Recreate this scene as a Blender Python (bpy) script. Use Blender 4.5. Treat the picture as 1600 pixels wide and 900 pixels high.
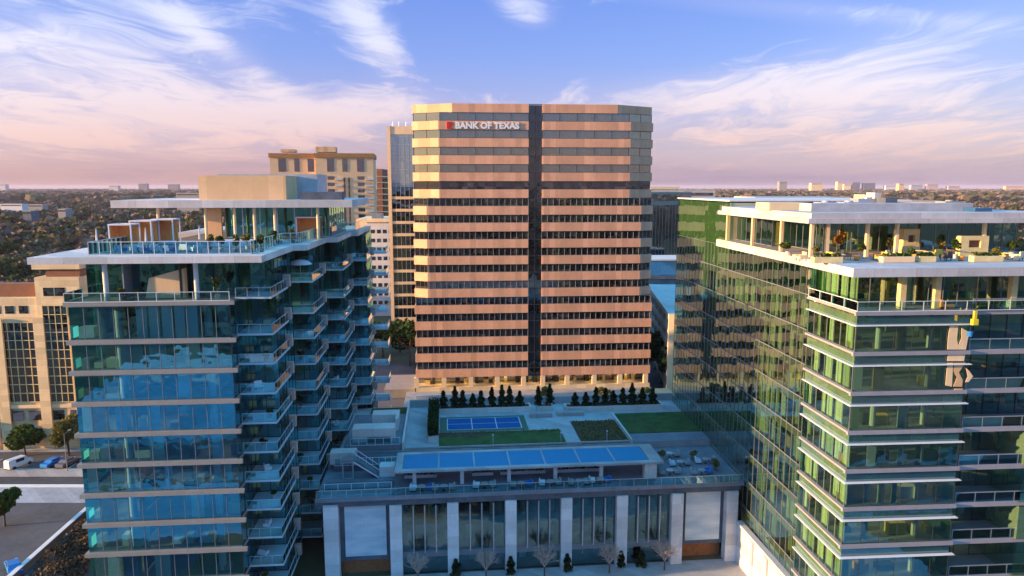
import bpy, bmesh, math, random
import numpy as np
from mathutils import Vector, Matrix
R = math.radians
random.seed(7)
scn = bpy.context.scene
for o in list(bpy.data.objects): bpy.data.objects.remove(o)
COL = scn.collection

# ------------------------------------------------------------------ camera
FPX, CAMH = 1120.0, 52.0
PITCH = math.atan(158 / FPX)
cam = bpy.data.cameras.new('camera'); co = bpy.data.objects.new('camera', cam); COL.objects.link(co)
co.location = (0, 0, CAMH); co.rotation_euler = (R(90) - PITCH, 0, 0)
cam.sensor_width = 36; cam.lens = 36 * FPX / 1600; cam.clip_start = .5; cam.clip_end = 40000
scn.camera = co
# ------------------------------------------------------------------ sun and sky
SUN_AZ, SUN_EL = 12.0, 9.0          # light travels along +x, turned SUN_AZ towards +y, dropping SUN_EL
sd = Vector((-math.cos(R(SUN_AZ)) * math.cos(R(SUN_EL)), -math.sin(R(SUN_AZ)) * math.cos(R(SUN_EL)), math.sin(R(SUN_EL))))
sl = bpy.data.lights.new('sun', 'SUN'); so = bpy.data.objects.new('sun', sl); COL.objects.link(so)
sl.energy = 5.0; sl.angle = R(.6); sl.color = (1, .60, .28)
so.rotation_euler = sd.to_track_quat('Z', 'Y').to_euler(); so.location = (-300, -100, 200)
scn.view_settings.view_transform = 'Standard'; scn.view_settings.look = 'None'
scn.view_settings.exposure = 1.38; scn.view_settings.gamma = 1
try: scn.view_settings.use_curve_mapping = False
except Exception: pass

def lin(r, g, b):
    f = lambda c: (c / 255 / 12.92) if c / 255 <= .04045 else ((c / 255 + .055) / 1.055) ** 2.4
    return (f(r), f(g), f(b), 1)

class NT:
    def __init__(s, nt): s.nt = nt; s.n = nt.nodes; s.l = nt.links
    def new(s, t, **k):
        n = s.n.new(t)
        for a, b in k.items(): setattr(n, a, b)
        return n
    def set(s, n, i, v):
        if v is None: return
        if isinstance(v, bpy.types.NodeSocket): s.l.new(v, n.inputs[i])
        else: n.inputs[i].default_value = v
    def m(s, op, a, b=None, c=None, clamp=False):
        n = s.new('ShaderNodeMath', operation=op, use_clamp=clamp)
        s.set(n, 0, a); s.set(n, 1, b); s.set(n, 2, c); return n.outputs[0]
    def vm(s, op, a, b=None):
        n = s.new('ShaderNodeVectorMath', operation=op); s.set(n, 0, a); s.set(n, 1, b); return n.outputs[0]
    def mix(s, f, a, b, blend='MIX'):
        n = s.new('ShaderNodeMix', data_type='RGBA', blend_type=blend)
        s.set(n, 0, f); s.set(n, 6, a); s.set(n, 7, b); return n.outputs[2]
    def ramp(s, f, pts, interp='LINEAR'):
        n = s.new('ShaderNodeValToRGB'); e = n.color_ramp.elements; n.color_ramp.interpolation = interp
        while len(e) < len(pts): e.new(.5)
        for k, (p, c) in enumerate(pts): e[k].position = p; e[k].color = c if len(c) == 4 else (*c, 1)
        s.set(n, 0, f); return n.outputs[0]
    def noise(s, vec, scale, detail=3, rough=.5, dist=0, col=False):
        n = s.new('ShaderNodeTexNoise'); s.set(n, 'Vector', vec); s.set(n, 'Scale', scale); s.set(n, 'Detail', detail)
        s.set(n, 'Roughness', rough); s.set(n, 'Distortion', dist); return n.outputs[1 if col else 0]
    def smooth(s, v, a, b):
        n = s.new('ShaderNodeMapRange', interpolation_type='SMOOTHSTEP')
        s.set(n, 0, v); s.set(n, 1, a); s.set(n, 2, b); return n.outputs[0]

w = bpy.data.worlds.new('World'); scn.world = w; w.use_nodes = True
t = NT(w.node_tree)
for n in list(t.n): t.n.remove(n)
tc = t.new('ShaderNodeTexCoord'); D = tc.outputs['Generated']
sep = t.new('ShaderNodeSeparateXYZ'); t.l.new(D, sep.inputs[0]); X, Y, Z = sep.outputs
sky = t.new('ShaderNodeTexSky', sky_type='NISHITA'); sky.sun_disc = False
sky.sun_elevation = R(SUN_EL); sky.sun_rotation = math.atan2(sd.x, sd.y); sky.air_density = 1.2; sky.dust_density = 1.5; sky.ozone_density = 3
bg1 = t.new('ShaderNodeBackground'); t.l.new(sky.outputs[0], bg1.inputs[0]); bg1.inputs[1].default_value = .05
gl = t.ramp(Z, [(0, lin(200, 154, 162)), (.05, lin(178, 142, 184)), (.10, lin(148, 134, 208)), (.17, lin(104, 120, 218)), (.26, lin(78, 102, 212)), (.45, (.08, .48, 1.1, 1)), (1, (.10, .92, 1.75, 1))])
gr = t.ramp(Z, [(0, lin(180, 156, 188)), (.04, lin(178, 154, 192)), (.09, lin(152, 144, 214)), (.17, lin(106, 126, 224)), (.26, lin(80, 106, 216)), (.45, (.08, .48, 1.1, 1)), (1, (.10, .92, 1.75, 1))])
base = t.mix(t.smooth(X, -.45, .3), gl, gr)
# thin high cloud lying on a plane over the city
zc = t.m('ADD', t.m('MAXIMUM', Z, 0), .07)
cv = t.new('ShaderNodeCombineXYZ'); t.l.new(t.m('DIVIDE', X, zc), cv.inputs[0]); t.l.new(t.m('DIVIDE', Y, zc), cv.inputs[1])
mp = t.new('ShaderNodeMapping'); t.l.new(cv.outputs[0], mp.inputs[0]); mp.inputs['Rotation'].default_value = (0, 0, R(-20)); mp.inputs['Scale'].default_value = (1.0, .55, 1); mp.inputs['Location'].default_value = (3.1, 1.7, 0)
warp = t.noise(mp.outputs[0], .8, 3, .55, 0, True)
wv = t.vm('ADD', mp.outputs[0], t.vm('MULTIPLY', t.vm('SUBTRACT', warp, (.5, .5, .5)), (1.5, 1.5, 0)))
n1 = t.noise(wv, 1.25, 10, .66, .8)
n2 = t.noise(wv, 3.2, 6, .6, 1.2)
nn = t.m('ADD', t.m('MULTIPLY', n1, .78), t.m('MULTIPLY', n2, .22))
def blob(px, py, sx, sy, rot=0):
    a0 = (px - 800) / 1131; e0 = math.tan(math.atan((450 - py) / FPX) - PITCH)
    ax = t.m('SUBTRACT', t.m('DIVIDE', X, t.m('MAXIMUM', Y, .05)), a0); ez = t.m('SUBTRACT', t.m('DIVIDE', Z, t.m('MAXIMUM', Y, .05)), e0)
    c, s_ = math.cos(R(rot)), math.sin(R(rot))
    p = t.m('ADD', t.m('MULTIPLY', ax, c), t.m('MULTIPLY', ez, s_)); q = t.m('SUBTRACT', t.m('MULTIPLY', ez, c), t.m('MULTIPLY', ax, s_))
    p = t.m('MULTIPLY', p, 1131 / sx); q = t.m('MULTIPLY', q, 1131 / sy)
    return t.m('EXPONENT', t.m('MULTIPLY', t.m('ADD', t.m('MULTIPLY', p, p), t.m('MULTIPLY', q, q)), -1))
cover = None
for (px, py, sx, sy, ro, k) in [(110, 110, 280, 90, -10, .30), (330, 55, 150, 22, -35, .20), (260, 195, 340, 46, -3, .20), (60, 215, 220, 40, 0, .12), (450, 180, 200, 30, 0, .12), (590, 55, 85, 34, -48, .34), (555, 165, 140, 26, 0, .26), (820, 20, 50, 30, -20, .34), (1180, 150, 300, 42, 4, .28), (1300, 230, 330, 30, 2, .14), (1420, 80, 260, 60, 15, .17), (1260, 15, 260, 16, -4, .17), (1500, 190, 260, 50, 6, .16), (980, 205, 160, 22, 0, .10), (760, 80, 140, 60, 0, -.22), (1010, 70, 150, 40, 0, -.12), (470, 110, 70, 40, 0, -.10)]:
    b = t.m('MULTIPLY', blob(px, py, sx, sy, ro), k); cover = b if cover is None else t.m('ADD', cover, b)
front = t.smooth(Y, .0, .4)
cov = t.m('ADD', t.m('MULTIPLY', cover, front), t.m('ADD', t.m('ADD', t.m('MULTIPLY', t.m('SUBTRACT', nn, .5), 1.5), .49), t.m('MULTIPLY', t.m('SUBTRACT', 1, front), .06)))
cl = t.smooth(cov, .55, .88)
lowf = t.smooth(Z, -0.01, .04)
cl = t.m('MULTIPLY', cl, t.m('MULTIPLY', lowf, .92))
clc = t.ramp(Z, [(0, lin(206, 162, 176)), (.06, lin(234, 182, 194)), (.12, lin(240, 208, 222)), (.2, lin(236, 226, 242)), (.4, lin(180, 200, 250)), (1, (.30, .55, 1.3, 1))])
veil = t.m('MULTIPLY', t.m('MULTIPLY', t.m('MAXIMUM', cover, 0), front), 1.9, clamp=True)
veil = t.m('MINIMUM', veil, .5)
base = t.mix(veil, base, t.ramp(Z, [(0, lin(200, 156, 176)), (.08, lin(206, 170, 204)), (.2, lin(186, 176, 226)), (1, lin(120, 150, 230))]))
lowb = t.m('MULTIPLY', t.smooth(t.noise(wv, .35, 8, .68, .6), .46, .66), t.m('SUBTRACT', 1, t.smooth(Z, .05, .16)))
base = t.mix(t.m('MULTIPLY', lowb, .55), base, lin(150, 128, 172))
skyc = t.mix(cl, base, clc)
# warm glow round the low sun, behind and left of the camera
dt = t.new('ShaderNodeVectorMath', operation='DOT_PRODUCT'); t.l.new(D, dt.inputs[0]); dt.inputs[1].default_value = sd
glow = t.m('POWER', t.m('MAXIMUM', dt.outputs['Value'], 0), 10)
skyc = t.mix(t.m('MULTIPLY', glow, .5), skyc, (1.5, .72, .30, 1))
bg2 = t.new('ShaderNodeBackground'); t.l.new(skyc, bg2.inputs[0]); bg2.inputs[1].default_value = .325
ad = t.new('ShaderNodeAddShader'); t.l.new(bg1.outputs[0], ad.inputs[0]); t.l.new(bg2.outputs[0], ad.inputs[1])
wo = t.new('ShaderNodeOutputWorld'); t.l.new(ad.outputs[0], wo.inputs[0])

# ------------------------------------------------------------------ frames
def ray(px, py):
    a = (px - 800) / FPX; b = (450 - py) / FPX
    return (a, math.cos(PITCH) + b * math.sin(PITCH), -math.sin(PITCH) + b * math.cos(PITCH))
class Fr:
    def __init__(s, x, y, deg): s.x = x; s.y = y; s.t = R(deg); s.c = math.cos(s.t); s.s = math.sin(s.t)
    def W(s, u, v, z=0): return (s.x + u * s.c - v * s.s, s.y + u * s.s + v * s.c, z)
    def L(s, X, Y): X -= s.x; Y -= s.y; return (X * s.c + Y * s.s, -X * s.s + Y * s.c)
    def _l(s, px, py):
        d = ray(px, py); return s.L(0, 0), (d[0] * s.c + d[1] * s.s, -d[0] * s.s + d[1] * s.c), d[2]
    def front(s, v, px, py): o, e, z = s._l(px, py); k = (v - o[1]) / e[1]; return (o[0] + k * e[0], CAMH + k * z)
    def top(s, z0, px, py): o, e, z = s._l(px, py); k = (z0 - CAMH) / z; return (o[0] + k * e[0], o[1] + k * e[1])
G = Fr(0, 0, 0)

# ------------------------------------------------------------------ mesh builder
class MB:
    def __init__(s): s.v = []; s.f = []; s.mi = []; s.m = 0
    def add(s, vs, fs):
        b = len(s.v); s.v += [tuple(p) for p in vs]; s.f += [tuple(i + b for i in f) for f in fs]; s.mi += [s.m] * len(fs); return s
    def box(s, x0, x1, y0, y1, z0, z1):
        if x1 < x0: x0, x1 = x1, x0
        if y1 < y0: y0, y1 = y1, y0
        if z1 < z0: z0, z1 = z1, z0
        return s.add([(x0, y0, z0), (x1, y0, z0), (x1, y1, z0), (x0, y1, z0), (x0, y0, z1), (x1, y0, z1), (x1, y1, z1), (x0, y1, z1)],
                     [(0, 3, 2, 1), (4, 5, 6, 7), (0, 1, 5, 4), (1, 2, 6, 5), (2, 3, 7, 6), (3, 0, 4, 7)])
    def prism(s, poly, z0, z1):
        a = sum(poly[i][0] * poly[(i + 1) % len(poly)][1] - poly[(i + 1) % len(poly)][0] * poly[i][1] for i in range(len(poly)))
        if a < 0: poly = poly[::-1]
        n = len(poly)
        return s.add([(p[0], p[1], z0) for p in poly] + [(p[0], p[1], z1) for p in poly],
                     [tuple(range(n))[::-1], tuple(range(n, 2 * n))] + [(i, (i + 1) % n, n + (i + 1) % n, n + i) for i in range(n)])
    def wall(s, pts, z0, z1, th=0.0):
        for a, b in zip(pts[:-1], pts[1:]):
            if th <= 0: s.add([(a[0], a[1], z0), (b[0], b[1], z0), (b[0], b[1], z1), (a[0], a[1], z1)], [(0, 1, 2, 3)])
            else: s.bar(a, b, th, z0, z1)
        return s
    def bar(s, a, b, th, z0, z1, ext=0):
        dx, dy = b[0] - a[0], b[1] - a[1]; l = math.hypot(dx, dy) or 1; dx /= l; dy /= l; h = th / 2
        a = (a[0] - dx * ext, a[1] - dy * ext); b = (b[0] + dx * ext, b[1] + dy * ext)
        return s.prism([(a[0] + dy * h, a[1] - dx * h), (b[0] + dy * h, b[1] - dx * h), (b[0] - dy * h, b[1] + dx * h), (a[0] - dy * h, a[1] + dx * h)], z0, z1)
    def posts(s, pts, step, sz, z0, z1, rails=True):
        for a, b in zip(pts[:-1], pts[1:]):
            if rails: s.bar(a, b, sz * .8, z0, z0 + sz); s.bar(a, b, sz * .8, z1 - sz, z1)
            l = math.hypot(b[0] - a[0], b[1] - a[1]); n = max(1, round(l / step))
            for i in range(n + 1):
                x = a[0] + (b[0] - a[0]) * i / n; y = a[1] + (b[1] - a[1]) * i / n
                s.box(x - sz / 2, x + sz / 2, y - sz / 2, y + sz / 2, z0, z1)
        return s
    def cyl(s, x, y, z0, z1, r0, r1=None, n=10):
        r1 = r0 if r1 is None else r1
        vs = [(x + r0 * math.cos(2 * math.pi * i / n), y + r0 * math.sin(2 * math.pi * i / n), z0) for i in range(n)] + [(x + r1 * math.cos(2 * math.pi * i / n), y + r1 * math.sin(2 * math.pi * i / n), z1) for i in range(n)]
        return s.add(vs, [tuple(range(n))[::-1], tuple(range(n, 2 * n))] + [(i, (i + 1) % n, n + (i + 1) % n, n + i) for i in range(n)])
    def tube(s, a, b, r0, r1, n=5):
        a = Vector(a); b = Vector(b); d = (b - a).normalized(); p = d.orthogonal().normalized(); q = d.cross(p)
        vs = []
        for c, r in ((a, r0), (b, r1)): vs += [c + (p * math.cos(2 * math.pi * i / n) + q * math.sin(2 * math.pi * i / n)) * r for i in range(n)]
        return s.add(vs, [tuple(range(n))[::-1], tuple(range(n, 2 * n))] + [(i, (i + 1) % n, n + (i + 1) % n, n + i) for i in range(n)])
    def build(s, name, mat, parent=None, smooth=False, bevel=0):
        me = bpy.data.meshes.new(name); me.from_pydata(s.v, [], s.f)
        for m_ in (mat if isinstance(mat, (list, tuple)) else [mat]): me.materials.append(m_)
        if isinstance(mat, (list, tuple)): me.polygons.foreach_set('material_index', s.mi)
        if smooth: me.polygons.foreach_set('use_smooth', [True] * len(s.f))
        me.update(); o = bpy.data.objects.new(name, me); COL.objects.link(o); o.parent = parent
        if bevel:
            b = o.modifiers.new('bevel', 'BEVEL'); b.width = bevel; b.segments = 2; b.limit_method = 'ANGLE'
        return o
def tag(o, label, cat, group=None, kind=None):
    o['label'] = label; o['category'] = cat
    if group: o['group'] = group
    if kind: o['kind'] = kind
    return o
def thing(name, label, cat, loc, rot=0, group=None):
    o = bpy.data.objects.new(name, None); COL.objects.link(o); o.empty_display_size = .5
    o.location = loc; o.rotation_euler = (0, 0, rot); return tag(o, label, cat, group)
def at(o, loc, rot=0): o.location = loc; o.rotation_euler = (0, 0, rot); return o
KIDS = {}
def dup(root, loc, rot, label, scale=None, group=None):
    r = root.copy(); COL.objects.link(r); r.location = loc; r.rotation_euler = (0, 0, rot); r['label'] = label
    if group: r['group'] = group
    if scale: r.scale = scale
    for ch in [c for c in list(COL.objects) if c.parent == root]:
        c = ch.copy(); COL.objects.link(c); c.parent = r
        for g in [q for q in list(COL.objects) if q.parent == ch]:
            d = g.copy(); COL.objects.link(d); d.parent = c
    return r
ORD = ['first', 'second', 'third', 'fourth', 'fifth', 'sixth', 'seventh', 'eighth', 'ninth', 'tenth', 'eleventh', 'twelfth', 'thirteenth']

# ------------------------------------------------------------------ materials
def newmat(name):
    m = bpy.data.materials.new(name); m.use_nodes = True; t = NT(m.node_tree)
    for n in list(t.n): t.n.remove(n)
    out = t.new('ShaderNodeOutputMaterial'); tc = t.new('ShaderNodeTexCoord'); return m, t, out, tc.outputs['Object']
def mat(name, c, rough=.8, var=.12, scale=.7, joint=None, jc=.75, metal=0, bump=0, c2=None, spec=.4, streak=0):
    m, t, out, P = newmat(name)
    c = (*c, 1); col = c
    n = t.noise(P, scale, 5, .6); n2 = t.noise(P, scale * 7, 3, .6)
    f = t.m('ADD', t.m('MULTIPLY', n, .7), t.m('MULTIPLY', n2, .3))
    lo = tuple(max(0, x * (1 - var * 1.6)) for x in c[:3]) + (1,); hi = tuple(min(1, x * (1 + var * 1.6)) for x in c[:3]) + (1,)
    if c2: hi = (*c2, 1)
    col = t.ramp(f, [(.32, lo), (.68, hi)])
    if streak:
        mp = t.new('ShaderNodeMapping'); t.l.new(P, mp.inputs[0]); mp.inputs['Scale'].default_value = (2.2, 2.2, .12)
        s_ = t.noise(mp.outputs[0], 1.0, 4, .6); col = t.mix(t.m('MULTIPLY', t.smooth(s_, .5, .75), streak), col, tuple(x * .55 for x in c[:3]) + (1,))
    if joint:                       # panel joints: cells of joint=(width, height)
        sp = t.new('ShaderNodeSeparateXYZ'); t.l.new(P, sp.inputs[0])
        nrm = t.new('ShaderNodeNewGeometry')
        ln = None
        h = t.m('ADD', sp.outputs[0], sp.outputs[1])
        for co_, wd in ((h, joint[0]), (sp.outputs[2], joint[1])):
            fr = t.m('FRACT', t.m('DIVIDE', t.m('ADD', co_, 500.013), wd)); e = t.m('LESS_THAN', fr, joint[2] / wd)
            ln = e if ln is None else t.m('MAXIMUM', ln, e)
        fl = t.new('ShaderNodeCombineXYZ'); t.l.new(t.m('FLOOR', t.m('DIVIDE', t.m('ADD', h, 500.013), joint[0])), fl.inputs[0]); t.l.new(t.m('FLOOR', t.m('DIVIDE', t.m('ADD', sp.outputs[2], 500.013), joint[1])), fl.inputs[1])
        wn = t.new('ShaderNodeTexWhiteNoise', noise_dimensions='2D'); t.l.new(fl.outputs[0], wn.inputs[0])
        col = t.mix(t.m('MULTIPLY', wn.outputs[0], .24), col, (0, 0, 0, 1))
        col = t.mix(t.m('MULTIPLY', ln, 1 - jc), col, (0, 0, 0, 1))
    b = t.new('ShaderNodeBsdfPrincipled'); t.set(b, 'Base Color', col); b.inputs['Roughness'].default_value = rough; b.inputs['Metallic'].default_value = metal
    b.inputs['Specular IOR Level'].default_value = spec
    if bump:
        bn = t.new('ShaderNodeBump'); bn.inputs['Strength'].default_value = bump; bn.inputs['Distance'].default_value = .1; t.l.new(n2, bn.inputs['Height']); t.l.new(bn.outputs[0], b.inputs['Normal'])
    t.l.new(b.outputs[0], out.inputs[0]); return m
def wavy(t, P, amt, sc=.35):
    """slight unevenness of real glazing, a little different for each pane"""
    sp = t.new('ShaderNodeSeparateXYZ'); t.l.new(P, sp.inputs[0]); cb = t.new('ShaderNodeCombineXYZ')
    t.l.new(t.m('FLOOR', t.m('DIVIDE', t.m('ADD', t.m('ADD', sp.outputs[0], sp.outputs[1]), 700.02), 1.573)), cb.inputs[0]); t.l.new(t.m('FLOOR', t.m('DIVIDE', t.m('ADD', sp.outputs[2], 700.3), 3.8)), cb.inputs[1])
    wn = t.new('ShaderNodeTexWhiteNoise', noise_dimensions='2D'); t.l.new(cb.outputs[0], wn.inputs[0]); ge = t.new('ShaderNodeNewGeometry')
    tl = t.vm('NORMALIZE', t.vm('ADD', ge.outputs['Normal'], t.vm('MULTIPLY', t.vm('SUBTRACT', wn.outputs[1], (.5, .5, .5)), (.012, .012, .012))))
    n = t.noise(P, sc, 2, .5); bn = t.new('ShaderNodeBump'); bn.inputs['Strength'].default_value = 1; bn.inputs['Distance'].default_value = amt
    t.l.new(n, bn.inputs['Height']); t.l.new(tl, bn.inputs['Normal']); return bn.outputs[0]
def glass(name, tint, refl=.22, rc=(1, 1, 1), wave=.02, rough=.0, sc=.35):
    m, t, out, P = newmat(name)
    tr = t.new('ShaderNodeBsdfTransparent'); tr.inputs[0].default_value = (*tint, 1)
    g = t.new('ShaderNodeBsdfGlossy'); g.inputs[0].default_value = (*rc, 1); g.inputs['Roughness'].default_value = rough
    if wave: t.l.new(wavy(t, P, wave, sc), g.inputs['Normal'])
    fr = t.new('ShaderNodeFresnel'); fr.inputs[0].default_value = 1.5
    fac = t.m('ADD', t.m('MULTIPLY', fr.outputs[0], 1 - refl), refl, clamp=True)
    mx = t.new('ShaderNodeMixShader'); t.l.new(fac, mx.inputs[0]); t.l.new(tr.outputs[0], mx.inputs[1]); t.l.new(g.outputs[0], mx.inputs[2]); t.l.new(mx.outputs[0], out.inputs[0])
    return m
def panes(name, cw, ch, cols, refl=.3, rc=(1, 1, 1), wave=.015, off=(0, 0), rough=.02):
    """coated window glass seen from outside: what stands behind each pane differs from pane to pane"""
    m, t, out, P = newmat(name)
    sp = t.new('ShaderNodeSeparateXYZ'); t.l.new(P, sp.inputs[0])
    h = t.m('ADD', t.m('ADD', sp.outputs[0], t.m('MULTIPLY', sp.outputs[1], 1.0)), 700.01 + off[0])
    fl = t.new('ShaderNodeCombineXYZ'); t.l.new(t.m('FLOOR', t.m('DIVIDE', h, cw)), fl.inputs[0]); t.l.new(t.m('FLOOR', t.m('DIVIDE', t.m('ADD', sp.outputs[2], 700.01 + off[1]), ch)), fl.inputs[1])
    wn = t.new('ShaderNodeTexWhiteNoise', noise_dimensions='2D'); t.l.new(fl.outputs[0], wn.inputs[0])
    k = len(cols); c = t.ramp(wn.outputs[0], [(i / k, x) for i, x in enumerate(cols)], 'CONSTANT')
    n = t.noise(P, 1.3, 3); c = t.mix(t.m('MULTIPLY', n, .5), c, (.01, .01, .012, 1))
    b = t.new('ShaderNodeBsdfDiffuse'); t.l.new(c, b.inputs[0])
    g = t.new('ShaderNodeBsdfGlossy'); g.inputs[0].default_value = (*rc, 1); g.inputs['Roughness'].default_value = rough
    t.l.new(wavy(t, P, wave), g.inputs['Normal'])
    fr = t.new('ShaderNodeFresnel'); fr.inputs[0].default_value = 1.5
    mx = t.new('ShaderNodeMixShader'); t.l.new(t.m('ADD', t.m('MULTIPLY', fr.outputs[0], 1 - refl), refl, clamp=True), mx.inputs[0]); t.l.new(b.outputs[0], mx.inputs[1]); t.l.new(g.outputs[0], mx.inputs[2]); t.l.new(mx.outputs[0], out.inputs[0])
    return m
def leafmat(name, cols, trans=.25):
    m, t, out, P = newmat(name)
    n = t.noise(P, .9, 3); gi = t.new('ShaderNodeNewGeometry')
    f = t.m('ADD', t.m('MULTIPLY', n, .6), t.m('MULTIPLY', gi.outputs['Random Per Island'], .45))
    c = t.ramp(f, [(.2 + .6 * i / (len(cols) - 1), x) for i, x in enumerate(cols)])
    b = t.new('ShaderNodeBsdfDiffuse'); t.l.new(c, b.inputs[0]); tb = t.new('ShaderNodeBsdfTranslucent'); t.l.new(c, tb.inputs[0])
    mx = t.new('ShaderNodeMixShader'); mx.inputs[0].default_value = trans; t.l.new(b.outputs[0], mx.inputs[1]); t.l.new(tb.outputs[0], mx.inputs[2]); t.l.new(mx.outputs[0], out.inputs[0]); return m

M = {}
M['white'] = mat('white_render', (.66, .63, .60), .6, .09, .4, joint=(4.5, 30, .05), jc=.72, streak=.3)
M['whitepaint'] = mat('white_painted_metal', (.78, .80, .82), .45, .04)
M['softwhite'] = mat('soft_white_fascia', (.56, .55, .56), .6, .09, .4, joint=(4.2, 30, .05), jc=.72, streak=.3)
M['balconyedge'] = mat('blue_white_metal', (.46, .56, .62), .5, .05)
M['taupe'] = mat('taupe_slab_edge', (.27, .26, .235), .7, .08, streak=.15)
M['concrete'] = mat('pale_concrete', (.40, .41, .42), .85, .12, .3, joint=(3, 3, .05), jc=.7)
M['paver'] = mat('pale_pavers', (.42, .44, .47), .85, .10, .5, joint=(1.5, 1.5, .04), jc=.75)
M['deck'] = mat('grey_roof_membrane', (.17, .20, .24), .8, .2, .25)
M['darkroof'] = mat('dark_roof', (.09, .11, .14), .8, .25, .3)
M['gravel'] = mat('roof_gravel', (.34, .33, .32), .95, .2, .5)
M['granite'] = mat('pink_granite', (.84, .435, .25), .55, .09, .25, joint=(1.35, 99, .03), jc=.82)
M['granitetop'] = mat('pink_granite_roof', (.42, .30, .24), .8, .1)
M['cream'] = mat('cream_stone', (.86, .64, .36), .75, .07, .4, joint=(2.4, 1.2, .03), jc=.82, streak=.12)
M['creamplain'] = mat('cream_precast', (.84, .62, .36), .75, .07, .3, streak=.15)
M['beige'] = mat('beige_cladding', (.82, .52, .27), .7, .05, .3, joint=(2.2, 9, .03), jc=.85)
M['coolwhite'] = mat('white_precast', (.62, .62, .62), .8, .06, .3)
M['stonecol'] = mat('pale_stone_column', (.68, .69, .70), .7, .08, .6, joint=(9, 1.6, .03), jc=.8, streak=.15)
M['darkmetal'] = mat('dark_metal', (.03, .035, .04), .4, .1)
M['greymetal'] = mat('grey_metal', (.22, .24, .27), .45, .08, metal=.3)
M['steel'] = mat('silver_metal', (.5, .54, .58), .35, .05, metal=.6)
M['asphalt'] = mat('asphalt', (.055, .058, .065), .9, .25, .15)
M['asphalt2'] = mat('worn_asphalt', (.085, .088, .098), .9, .2, .15)
M['kerb'] = mat('kerb_concrete', (.42, .41, .39), .9, .1, .6)
M['sidewalk'] = mat('sidewalk_concrete', (.42, .38, .35), .9, .12, .4, joint=(1.8, 9, .05), jc=.75)
M['paint'] = mat('road_paint', (.75, .75, .72), .7, .06)
M['turf'] = mat('lawn_turf', (.02, .075, .015), .95, .35, .6, c2=(.045, .13, .03), bump=.6)
M['soil'] = mat('planting_soil', (.05, .04, .035), .95, .3, 1.2, c2=(.10, .08, .06), bump=.6)
M['court'] = mat('blue_court', (.0, .10, .30), .9, .05, spec=.1)
M['courtgreen'] = mat('green_court', (.03, .12, .09), .7, .06)
M['wood'] = mat('warm_wood', (.28, .11, .04), .6, .2, 2)
M['orange'] = mat('orange_fabric', (.80, .33, .10), .8, .08, 2)
M['yellow'] = mat('yellow_stone', (.72, .58, .28), .7, .12, 1)
M['rust'] = mat('rust_brown', (.22, .09, .05), .7, .12)
M['bark'] = mat('bark', (.10, .07, .05), .95, .2, 3)
M['twig'] = mat('pale_twigs', (.48, .38, .33), .95, .2, 3)
M['ledge'] = mat('grey_ledge', (.30, .29, .31), .6, .08)
M['pinkledge'] = mat('slab_edge_white', (.66, .62, .60), .6, .05)
M['hvac'] = mat('galvanised_units', (.40, .42, .46), .6, .12, .8, metal=.2)
M['pink'] = mat('pinkish_stone', (.50, .36, .31), .75, .08)
M['whitescreen'] = mat('white_screen', (.70, .74, .78), .35, .03)
CUR = [mat('curtain_pale', (.74, .80, .80), .9, .06, 2), mat('curtain_grey', (.32, .36, .38), .9, .08, 2), mat('curtain_beige', (.74, .70, .46), .9, .06, 2), mat('wall_dark', (.06, .065, .07), .8, .1), mat('wall_timber', (.26, .15, .08), .7, .15)]
OFF = [mat('blind_white', (.68, .68, .60), .9, .05, 2), mat('partition_green', (.38, .42, .30), .8, .08), mat('seat_orange', (.62, .26, .05), .8, .08), mat('seat_yellow', (.66, .46, .08), .8, .08), mat('desk_dark', (.05, .05, .05), .7, .1), mat('office_timber', (.32, .2, .1), .7, .12)]
M['gl_blue'] = glass('blue_tinted_glass', (.46, .80, .88), .30, (.24, .78, .98), .03)
M['gl_side'] = glass('deep_blue_glass', (.46, .82, .84), .30, (.26, .80, .88), .03)
M['gl_green'] = glass('green_tinted_glass', (.58, .86, .58), .26, (.62, .92, .84), .02)
M['gl_teal'] = glass('teal_glass', (.38, .60, .60), .22, (.45, .82, .90), .03)
M['gl_rail'] = glass('clear_railing_glass', (.74, .93, .95), .10, (.7, .95, 1), 0)
M['gl_sky'] = glass('skylight_glass', (.05, .22, .45), .16, (.55, .8, 1.0), .0)
M['spandrel'] = panes('teal_spandrel', 1.5, 4, [(.03, .10, .11, 1), (.035, .12, .12, 1), (.03, .09, .11, 1)], .16, (.75, .95, 1))
M['long_spandrel'] = panes('long_green_spandrel', 1.5, 4, [(.07, .13, .07, 1), (.08, .14, .075, 1), (.065, .125, .07, 1)], .5, (.72, .9, .78), .012)
M['gl_long'] = glass('mirror_green_glass', (.48, .74, .46), .46, (.58, .84, .80), .012)
M['spandrel_green'] = panes('green_spandrel', 1.5, 4, [(.13, .24, .13, 1), (.15, .26, .14, 1), (.12, .22, .13, 1)], .26, (.8, .95, .85))
DK = [(.012, .012, .014, 1), (.02, .018, .016, 1), (.008, .008, .01, 1), (.05, .04, .03, 1), (.015, .014, .016, 1), (.10, .08, .06, 1)]
M['bankglass'] = panes('bank_window_glass', 1.35, 3.92, DK, .055, (.7, .8, .85), .012, (0, .6))
M['bandglass'] = panes('grey_green_band_glass', 2.7, 3.92, [(.06, .065, .055, 1), (.07, .075, .06, 1), (.065, .07, .06, 1)], .26, (.74, .80, .72), .006, (0, .6))
M['slotglass'] = panes('dark_strip_glass', 1.6, 1.3, [(.01, .01, .012, 1), (.012, .012, .014, 1), (.03, .03, .03, 1)], .07, (.7, .78, .75), .03)
M['officeglass'] = panes('office_window_glass', 1.5, 3.9, DK, .34, (.85, .95, .95), .015)
M['smallglass'] = panes('dark_window_panes', 1.3, 1.3, [(.02, .022, .03, 1), (.03, .03, .035, 1), (.015, .016, .02, 1), (.05, .045, .04, 1)], .14, (.85, .9, 1), .02)
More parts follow.
